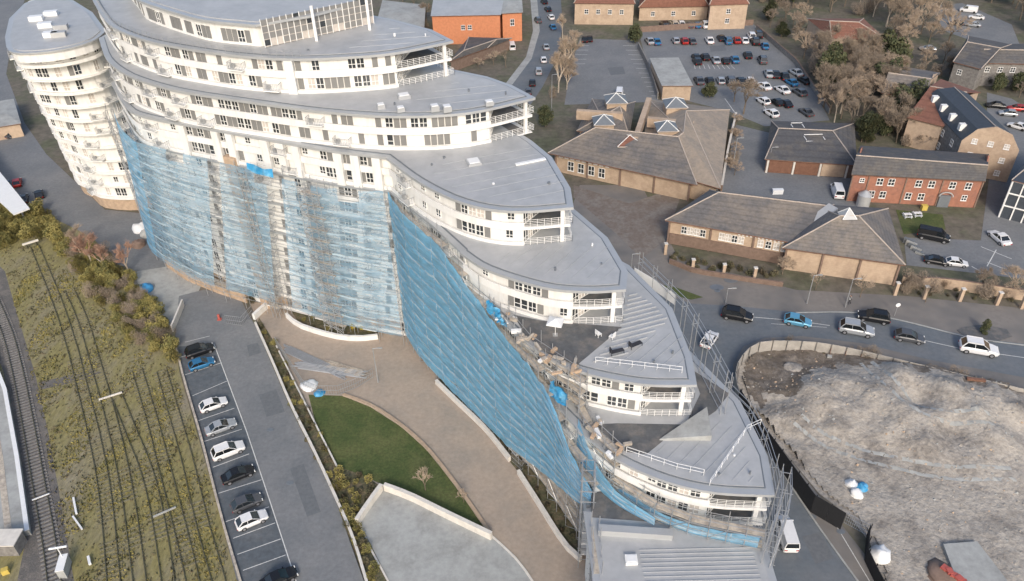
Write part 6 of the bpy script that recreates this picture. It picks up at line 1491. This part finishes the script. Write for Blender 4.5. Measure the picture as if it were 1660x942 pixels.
def leafy_mesh(seed, h, r, n=1500, conical=False, leaf=.22, lobes=9, z0=.15):
    rnd = random.Random(seed); tk = MB(); tk.tube((0, 0, 0), (0, 0, h * .75), .16, 6, r2=.05); cr = MB(); L_ = []
    for i in range(lobes):
        z = h * rnd.uniform(z0 + .15, .85); rr = r * (1 - .75 * z / h if conical else 1 - .35 * abs(z / h - .5))
        a = rnd.uniform(0, 6.28); d = rr * rnd.uniform(.1, .75); L_.append((Vector((d * math.cos(a), d * math.sin(a), z)), r * rnd.uniform(.35, .62)))
        tk.tube((0, 0, z * .6), (d * math.cos(a), d * math.sin(a), z), .05, 3, r2=.02)
    for _ in range(n):
        c, s = rnd.choice(L_); u = Vector((rnd.gauss(0, 1), rnd.gauss(0, 1), rnd.gauss(0, 1))).normalized() * s * rnd.uniform(.55, 1.08); p = c + u
        if p.z < .05: p.z = rnd.uniform(.05, .4)
        a = Vector((rnd.gauss(0, 1), rnd.gauss(0, 1), rnd.gauss(0, 1))).normalized() * leaf * rnd.uniform(.5, 1.3); b = a.orthogonal().normalized() * leaf * rnd.uniform(.5, 1.0)
        cr.add([p - a, p + b, p + a, p - b], [(0, 1, 2, 3)])
    return tk, cr
PROT = {}
def proto(key, fn, tm, cm):
    tk, cr = fn; PROT[key] = (tk.mesh('trunk', [tm]), cr.mesh('crown', [cm]))
proto('bare0', bare_mesh(1, 9), 'bark', 'twig'); proto('bare1', bare_mesh(2, 10, .5), 'bark', 'twig'); proto('bare2', bare_mesh(3, 9, .62), 'bark', 'twigpale')
proto('pale0', bare_mesh(4, 10, .45), 'barkpale', 'twigpale'); proto('pink', bare_mesh(5, 8, .42, 7), 'barkpale', 'twigpink'); proto('small', bare_mesh(6, 4, .5, 3, 3, .06), 'bark', 'twigpale')
proto('green0', leafy_mesh(7, 9, 3.6, 2600, leaf=.3, lobes=13), 'bark', 'leaf'); proto('green1', leafy_mesh(8, 7, 3, 2200, leaf=.28), 'bark', 'leaf'); proto('cone', leafy_mesh(9, 9, 2.4, 2200, True, .25, 12, 0), 'bark', 'leaf')
proto('yellow', leafy_mesh(10, 3, 2.2, 1500, leaf=.16, z0=0), 'bark', 'leafy'); proto('brown', leafy_mesh(11, 4, 2.4, 2600, leaf=.10, lobes=14, z0=0), 'bark', 'twig')
proto('shrub', leafy_mesh(12, 1.2, .9, 420, leaf=.11, lobes=6, z0=0), 'bark', 'hedge'); proto('shruby', leafy_mesh(13, 1.2, .9, 420, leaf=.11, lobes=6, z0=0), 'bark', 'leafy'); proto('gorse', leafy_mesh(14, 1.5, .9, 600, leaf=.11, lobes=7, z0=0), 'bark', 'gorse')
for k in ('trunk',): pass
def plant(key, px, py, label, cat='tree', sc=1., group=None, name=None, z=0, xy=None):
    q = Vector((xy[0], xy[1], z)) if xy else P(px, py, z); tm, cm = PROT[key]
    nm = name or {'bare': 'bare_tree', 'pale': 'bare_tree', 'pink': 'bare_tree', 'small': 'young_tree', 'green': 'evergreen_tree', 'cone': 'conifer'}.get(key.rstrip('0123456789'), 'shrub')
    t = thing(nm, label, cat, (q.x, q.y, z), 0, group); t.rotation_euler = (0, 0, random.uniform(0, 6.28)); t.scale = (sc * random.uniform(.9, 1.1),) * 2 + (sc * random.uniform(.9, 1.1),)
    for n_, me in (('trunk', tm), ('crown' if cat == 'tree' else 'foliage', cm)):
        o = bpy.data.objects.new(n_, me); col.objects.link(o); o.parent = t
    return t
random.seed(11)
# specific trees
plant('pale0', 905, 150, 'tall pale bare tree between the hill road and the short car park', sc=1.25); plant('pale0', 918, 120, 'second pale bare tree behind the tall one by the short car park', sc=1.2)
plant('bare2', 925, 90, 'bare tree at the upper end of the short car park', sc=1.0); plant('pale0', 912, 62, 'bare tree at the top of the hill road verge', sc=.9)
plant('green1', 1030, 70, 'bright green conifer at the head of the wall between the rear car parks', sc=.9); plant('green1', 885, 205, 'mossy green bush on the bank above the third curved roof', 'tree', .8)
plant('bare1', 1205, 185, 'bare tree standing in the lower part of the long car park', sc=1.2); plant('bare0', 1190, 165, 'second bare tree behind the one in the long car park', sc=.9)
plant('green1', 1150, 158, 'dark evergreen behind the flat shed', sc=.75)
plant('small', 690, 795, 'small bare tree on the lawn', sc=1.1); plant('small', 752, 815, 'thin sapling near the tip of the lawn', sc=.7)
plant('small', 1322, 470, 'small bare street tree before the pavilion, left', sc=1.2); plant('small', 1394, 482, 'small bare street tree before the pavilion, right', sc=1.3)
plant('bare2', 1268, 445, 'bare tree at the joint of the hall and the pavilion', sc=.6); plant('small', 1500, 490, 'thin tree by the shrubs right of the pavilion', sc=1.5)
plant('bare2', 1640, 480, 'bare tree near the right edge behind the pavement', sc=.8); plant('bare0', 1590, 470, 'bare tree behind the brick wall at the right', sc=.7)
plant('cone', 1595, 540, 'narrow dark shrub in the oval bed on the far pavement', 'shrub', .35, name='shrub')
plant('pink', 150, 430, 'large bare pink twigged tree beside the sidings', sc=1.15); plant('pink', 172, 440, 'second bare pink tree right of the largest by the sidings', sc=.9); plant('pink', 210, 445, 'pale bare tree beside the paved yard', sc=.9); plant('pale0', 130, 410, 'bare tree behind the pink one at the access road', sc=.7)
plant('gorse', 572, 532, 'bright yellow shrub in the white planter, left', 'shrub', .8); plant('gorse', 586, 533, 'bright yellow shrub in the white planter, right', 'shrub', .7)
plant('bare2', 800, 105, 'bare bush beside the dark shed', sc=.6); plant('bare2', 775, 112, 'bare bush above the second curved roof', sc=.5); plant('bare1', 820, 110, 'bare bush by the footpath of the hill road', sc=.55)
plant('shrub', 410, 490, 'dark bush at the foot of the sandy strip', 'shrub', 1.6)
SC = []; NW = {'bare': 3, 'pale': 3, 'green': 2, 'cone': 2, 'brown': 2, 'yellow': 3, 'shrub': 3, 'shruby': 2}
KN = {}
def inpoly_scatter(poly, n, keys, label, cat, group, smin, smax, seed, dmin=0):
    rnd = random.Random(seed); pl = PL(poly); xs = [p[0] for p in pl]; ys = [p[1] for p in pl]; pts = []; tries = 0
    while len(pts) < n and tries < 20000:
        tries += 1; x, y = rnd.uniform(min(xs), max(xs)), rnd.uniform(min(ys), max(ys))
        if inside((x, y), pl) and all((x - a) ** 2 + (y - b) ** 2 > dmin * dmin for a, b in pts):
            pts.append((x, y)); k = rnd.choice(keys); l = label[k.rstrip('0123456789')] if isinstance(label, dict) else label
            o = plant(k, 0, 0, l, cat, rnd.uniform(smin, smax), group, xy=(x, y)); SC.append((o, ' '.join(l.split()[:NW.get(k.rstrip('0123456789'), 3)]), x, y, l))
lb = {'bare': 'brown bare tree in the wood beside the rear car park', 'pale': 'pale bare tree in the wood beside the rear car park', 'green': 'dark evergreen in the wood beside the rear car park', 'brown': 'brown thicket in the wood beside the rear car park', 'cone': 'dark conifer in the wood beside the rear car park'}
inpoly_scatter([(1300, 90), (1350, 85), (1440, 100), (1470, 190), (1500, 230), (1420, 235), (1385, 228), (1345, 200), (1320, 150)], 78, ['bare0', 'bare1', 'bare2', 'bare0', 'bare1', 'green0', 'pale0', 'brown'], lb, 'tree', 'trees in the wood beside the rear car park', .85, 1.3, 3, 2.6)
lb2 = {k: v.replace('in the wood beside the rear car park', 'in the tree belt along the top edge') for k, v in lb.items()}
inpoly_scatter([(1225, 30), (1310, 35), (1300, 75), (1260, 60)], 10, ['bare0', 'bare2', 'green1', 'brown'], lb2, 'tree', 'trees in the belt along the top edge', .7, 1.0, 4, 4)
inpoly_scatter([(1215, 5), (1300, -40), (1560, -60), (1520, 30), (1540, 75), (1450, 85), (1430, 30), (1330, 18)], 85, ['bare0', 'bare1', 'bare2', 'bare2', 'green0', 'pale0', 'brown'], lb2, 'tree', 'trees in the belt along the top edge', 1.0, 1.5, 5, 4.2)
lb3 = {k: v.replace('in the wood beside the rear car park', 'around the stone houses at the right') for k, v in lb.items()}
inpoly_scatter([(1580, -40), (1700, -50), (1760, 90), (1655, 45), (1610, 20)], 22, ['bare0', 'bare2', 'green0'], lb3, 'tree', 'trees around the stone houses', 1., 1.4, 6, 5)
inpoly_scatter([(1455, 90), (1540, 100), (1560, 118), (1500, 125), (1450, 115)], 10, ['bare0', 'bare2', 'brown'], lb3, 'tree', 'trees around the stone houses', .7, .9, 7, 4)
inpoly_scatter([(1590, 125), (1700, 150), (1690, 165), (1600, 150)], 9, ['green1', 'bare0'], lb3, 'tree', 'trees around the stone houses', .6, .8, 8, 4)
lb4 = {k: v.replace('in the wood beside the rear car park', 'on the far slope beyond the car parks') for k, v in lb.items()}
inpoly_scatter([(900, -10), (930, -60), (1200, -60), (1210, -30), (1000, -35), (925, 0)], 26, ['bare0', 'bare2', 'green0', 'pale0'], lb4, 'tree', 'trees on the far slope', .8, 1.2, 9, 5)
inpoly_scatter([(640, 10), (690, -10), (700, 30), (720, 60), (690, 60)], 7, ['bare0', 'brown'], lb4, 'tree', 'trees on the far slope', .6, .9, 10, 4)
inpoly_scatter([(918, 70), (935, 64), (922, 160), (895, 160)], 8, ['bare2', 'pale0', 'brown'], {'bare': 'tan bare tree on the bank of the short car park', 'pale': 'pale bare tree on the bank of the short car park', 'brown': 'brown thicket on the bank of the short car park'}, 'tree', 'trees on the bank of the short car park', .6, .8, 12, 3)
inpoly_scatter([(1180, 285), (1192, 200), (1200, 195), (1190, 290)], 8, ['brown', 'bare2'], {'bare': 'bare bush in the narrow strip beside the lodge', 'brown': 'brown thicket in the narrow strip beside the lodge'}, 'tree', 'bushes beside the lodge', .35, .55, 13, 2.2)
inpoly_scatter([(1385, 195), (1480, 215), (1500, 245), (1400, 232)], 12, ['bare2', 'green1', 'brown'], lb, 'tree', 'trees in the wood beside the rear car park', .5, .8, 14, 3)
# shrubs
inpoly_scatter([(0, 340), (80, 350), (100, 390), (70, 385), (0, 400)], 34, ['yellow'], 'yellow green bush on the railway bank behind the buffer stop', 'shrub', 'bushes behind the buffer stop', .55, .95, 21, 1.7)
inpoly_scatter([(80, 385), (150, 400), (215, 450), (275, 520), (283, 585), (225, 570), (190, 520), (130, 460)], 75, ['yellow', 'yellow', 'yellow', 'brown'], {'yellow': 'yellow green bush on the bank between sidings and yard', 'brown': 'brown thicket on the bank between sidings and yard'}, 'shrub', 'bushes between sidings and yard', .45, .8, 22, 1.3)
inpoly_scatter([(418, 520), (448, 560), (478, 622), (545, 755), (530, 780), (470, 660)], 34, ['shrub', 'shrub', 'shruby'], {'shrub': 'low dark shrub in the long bed behind the boundary wall', 'shruby': 'low yellowish shrub in the long bed behind the boundary wall'}, 'shrub', 'shrubs in the long bed', .5, .85, 23, 1.1)
inpoly_scatter([(540, 765), (590, 772), (612, 790), (580, 835), (610, 930), (600, 942), (555, 830)], 30, ['shrub', 'shruby', 'shruby'], {'shrub': 'dark shrub left of the grey ramp apron', 'shruby': 'yellowish shrub left of the grey ramp apron'}, 'shrub', 'shrubs beside the ramp apron', .6, 1.0, 24, 1.1)
inpoly_scatter([(1090, 412), (1130, 425), (1260, 445), (1255, 452), (1130, 436), (1090, 422)], 16, ['shrub'], 'dark shrub in the strip before the buff hall', 'shrub', 'shrubs before the hall', .8, 1.3, 25, 1.4)
inpoly_scatter([(1455, 462), (1660, 480), (1660, 492), (1455, 475)], 26, ['shrub', 'brown'], {'shrub': 'dark shrub before the brick wall right of the pavilion', 'brown': 'brown thicket before the brick wall right of the pavilion'}, 'shrub', 'shrubs before the brick wall', .45, .9, 26, 1.5)
inpoly_scatter([(1240, 566), (1300, 570), (1400, 588), (1500, 612), (1660, 650), (1660, 640), (1500, 600), (1400, 577), (1300, 562), (1250, 560)], 34, ['brown', 'shrub', 'shrub'], {'brown': 'brown weedy thicket behind the grey site hoarding', 'shrub': 'dark weed clump behind the grey site hoarding'}, 'shrub', 'weeds behind the grey hoarding', .3, .6, 27, 1.5)
inpoly_scatter([(722, 618), (800, 695), (850, 745), (900, 805), (935, 880), (890, 845), (838, 755), (780, 688)], 24, ['shrub'], 'low dark plant in the strip below the blue netting', 'shrub', 'plants below the blue netting', .4, .6, 28, 1.2)
inpoly_scatter([(475, 508), (600, 524), (605, 538), (540, 538), (490, 526)], 12, ['shrub', 'shruby'], {'shrub': 'dark plant in the white curved planter', 'shruby': 'yellow green plant in the white curved planter'}, 'shrub', 'plants in the white planter', .5, .7, 29, 1.2)
# grass tufts over the railway land
rnd = random.Random(5); pl = PL([(0, 400), (70, 400), (150, 480), (225, 560), (282, 600), (345, 790), (392, 960), (110, 960), (70, 690), (20, 480)]); mb = MB(); xs = [p[0] for p in pl]; ys = [p[1] for p in pl]; k = 0
while k < 9000:
    x, y = rnd.uniform(min(xs), max(xs)), rnd.uniform(min(ys), max(ys))
    if not inside((x, y), pl): continue
    v = noise.noise(Vector((x * .35, y * .12, 1)))
    if v < -.05 and rnd.random() < .85: continue
    k += 1; a = rnd.uniform(0, 6.28); r = rnd.uniform(.08, .22); h = rnd.uniform(.1, .32)
    mi = 0 if v + rnd.uniform(-.2, .2) > .1 else 1
    dx, dy = r * math.cos(a), r * math.sin(a)
    mb.add([(x - dx, y - dy, .0), (x + dx, y + dy, 0), (x + dx * .6 + rnd.uniform(-.1, .1), y + dy * .6, h), (x - dx * .6, y - dy * .6 + rnd.uniform(-.1, .1), h * .8)], [(0, 1, 2, 3)], mi)
mb.build('grass_tufts', ['leafy', 'hedge'], kind='stuff', label='tufts of rough grass growing over the sidings')

# every scattered plant is singled out by how near it stands to something one can find
LMK = [('the cream house', 1385, 60), ('the garage block', 1315, 230), ('the red brick house', 1500, 260), ('the black mansard roof', 1560, 200), ('the grey stone house', 1600, 90), ('the top right car park', 1575, 30), ('the long buff terrace', 1095, 5),
       ('the bottom corner of the long car park', 1335, 190), ('the top right corner of the long car park', 1228, 42), ('the flat shed', 1088, 120), ('the tall pale street lamp', 894, 195), ('the service road', 1205, 240), ('the buffer stop', 50, 392), ('the paved yard', 240, 480), ('the large pink tree', 150, 430),
       ('the topmost parked car', 324, 569), ('the left corner of the hall', 1085, 412), ('the pavilion', 1370, 460), ('the right edge pillar', 1655, 500), ('the hoarding bend', 1210, 590), ('the rusty beam', 1575, 632), ('the lawn tip', 793, 866), ('the tube stacks', 520, 590), ('the ramp wall corner', 620, 786), ('the yellow shrubs', 580, 533), ('the gap in the planter', 830, 750), ('the blue bag', 1397, 792),
       ('the left gable house', 1478, 150), ('the white van in the yard', 1357, 311), ('the lodge', 1040, 250), ('the hill road', 885, 60), ('the white canopy', 20, 340), ('the car park corner', 283, 590), ('the lower end of the boundary wall', 592, 942), ('the top edge above the cream house', 1380, -10), ('the dark shed', 790, 80), ('the top edge above the short car park', 980, -40), ('the far top right corner', 1700, -50), ('the top edge above the tallest trees', 1480, -60), ('the upper end of the stone house', 1690, 60), ('the top left edge of the wood', 1300, -40), ('the middle of the top edge', 1150, -60), ('the black car by the top right car park', 1550, 38), ('the silver car under the trees', 1504, 79), ('the left end of the long buff terrace', 1035, 12), ('the silver car in the right lane', 1634, 184), ('the silver estate', 1388, 535), ('the white car on the road', 1586, 566)]
LW_ = [(n, P(x, y)) for n, x, y in LMK]
def short(o, l):
    w_ = l.split(); cut = [i for i, q in enumerate(w_) if q in ('in', 'on', 'around', 'behind', 'left', 'before', 'below', 'beside') and i > 0]; return ' '.join(w_[:cut[0]])
cls = {}
for o, k, x, y, l in SC: cls.setdefault(short(o, l), []).append((o, x, y))
for k, items in cls.items():
    best = {}
    for n, p in LW_:
        for r, (o, x, y) in enumerate(sorted(items, key=lambda i: (i[1] - p.x) ** 2 + (i[2] - p.y) ** 2)):
            if r < best.get(o.name, (99, 0, 0))[0]: best[o.name] = (r, n, o)
    for r, n, o in best.values():
        if r < 16: o['label'] = f"{k}, {['', 'second ', 'third ', 'fourth ', 'fifth ', 'sixth ', 'seventh ', 'eighth ', 'ninth ', 'tenth ', 'eleventh ', 'twelfth ', 'thirteenth ', 'fourteenth ', 'fifteenth ', 'sixteenth '][r]}nearest to {n}"
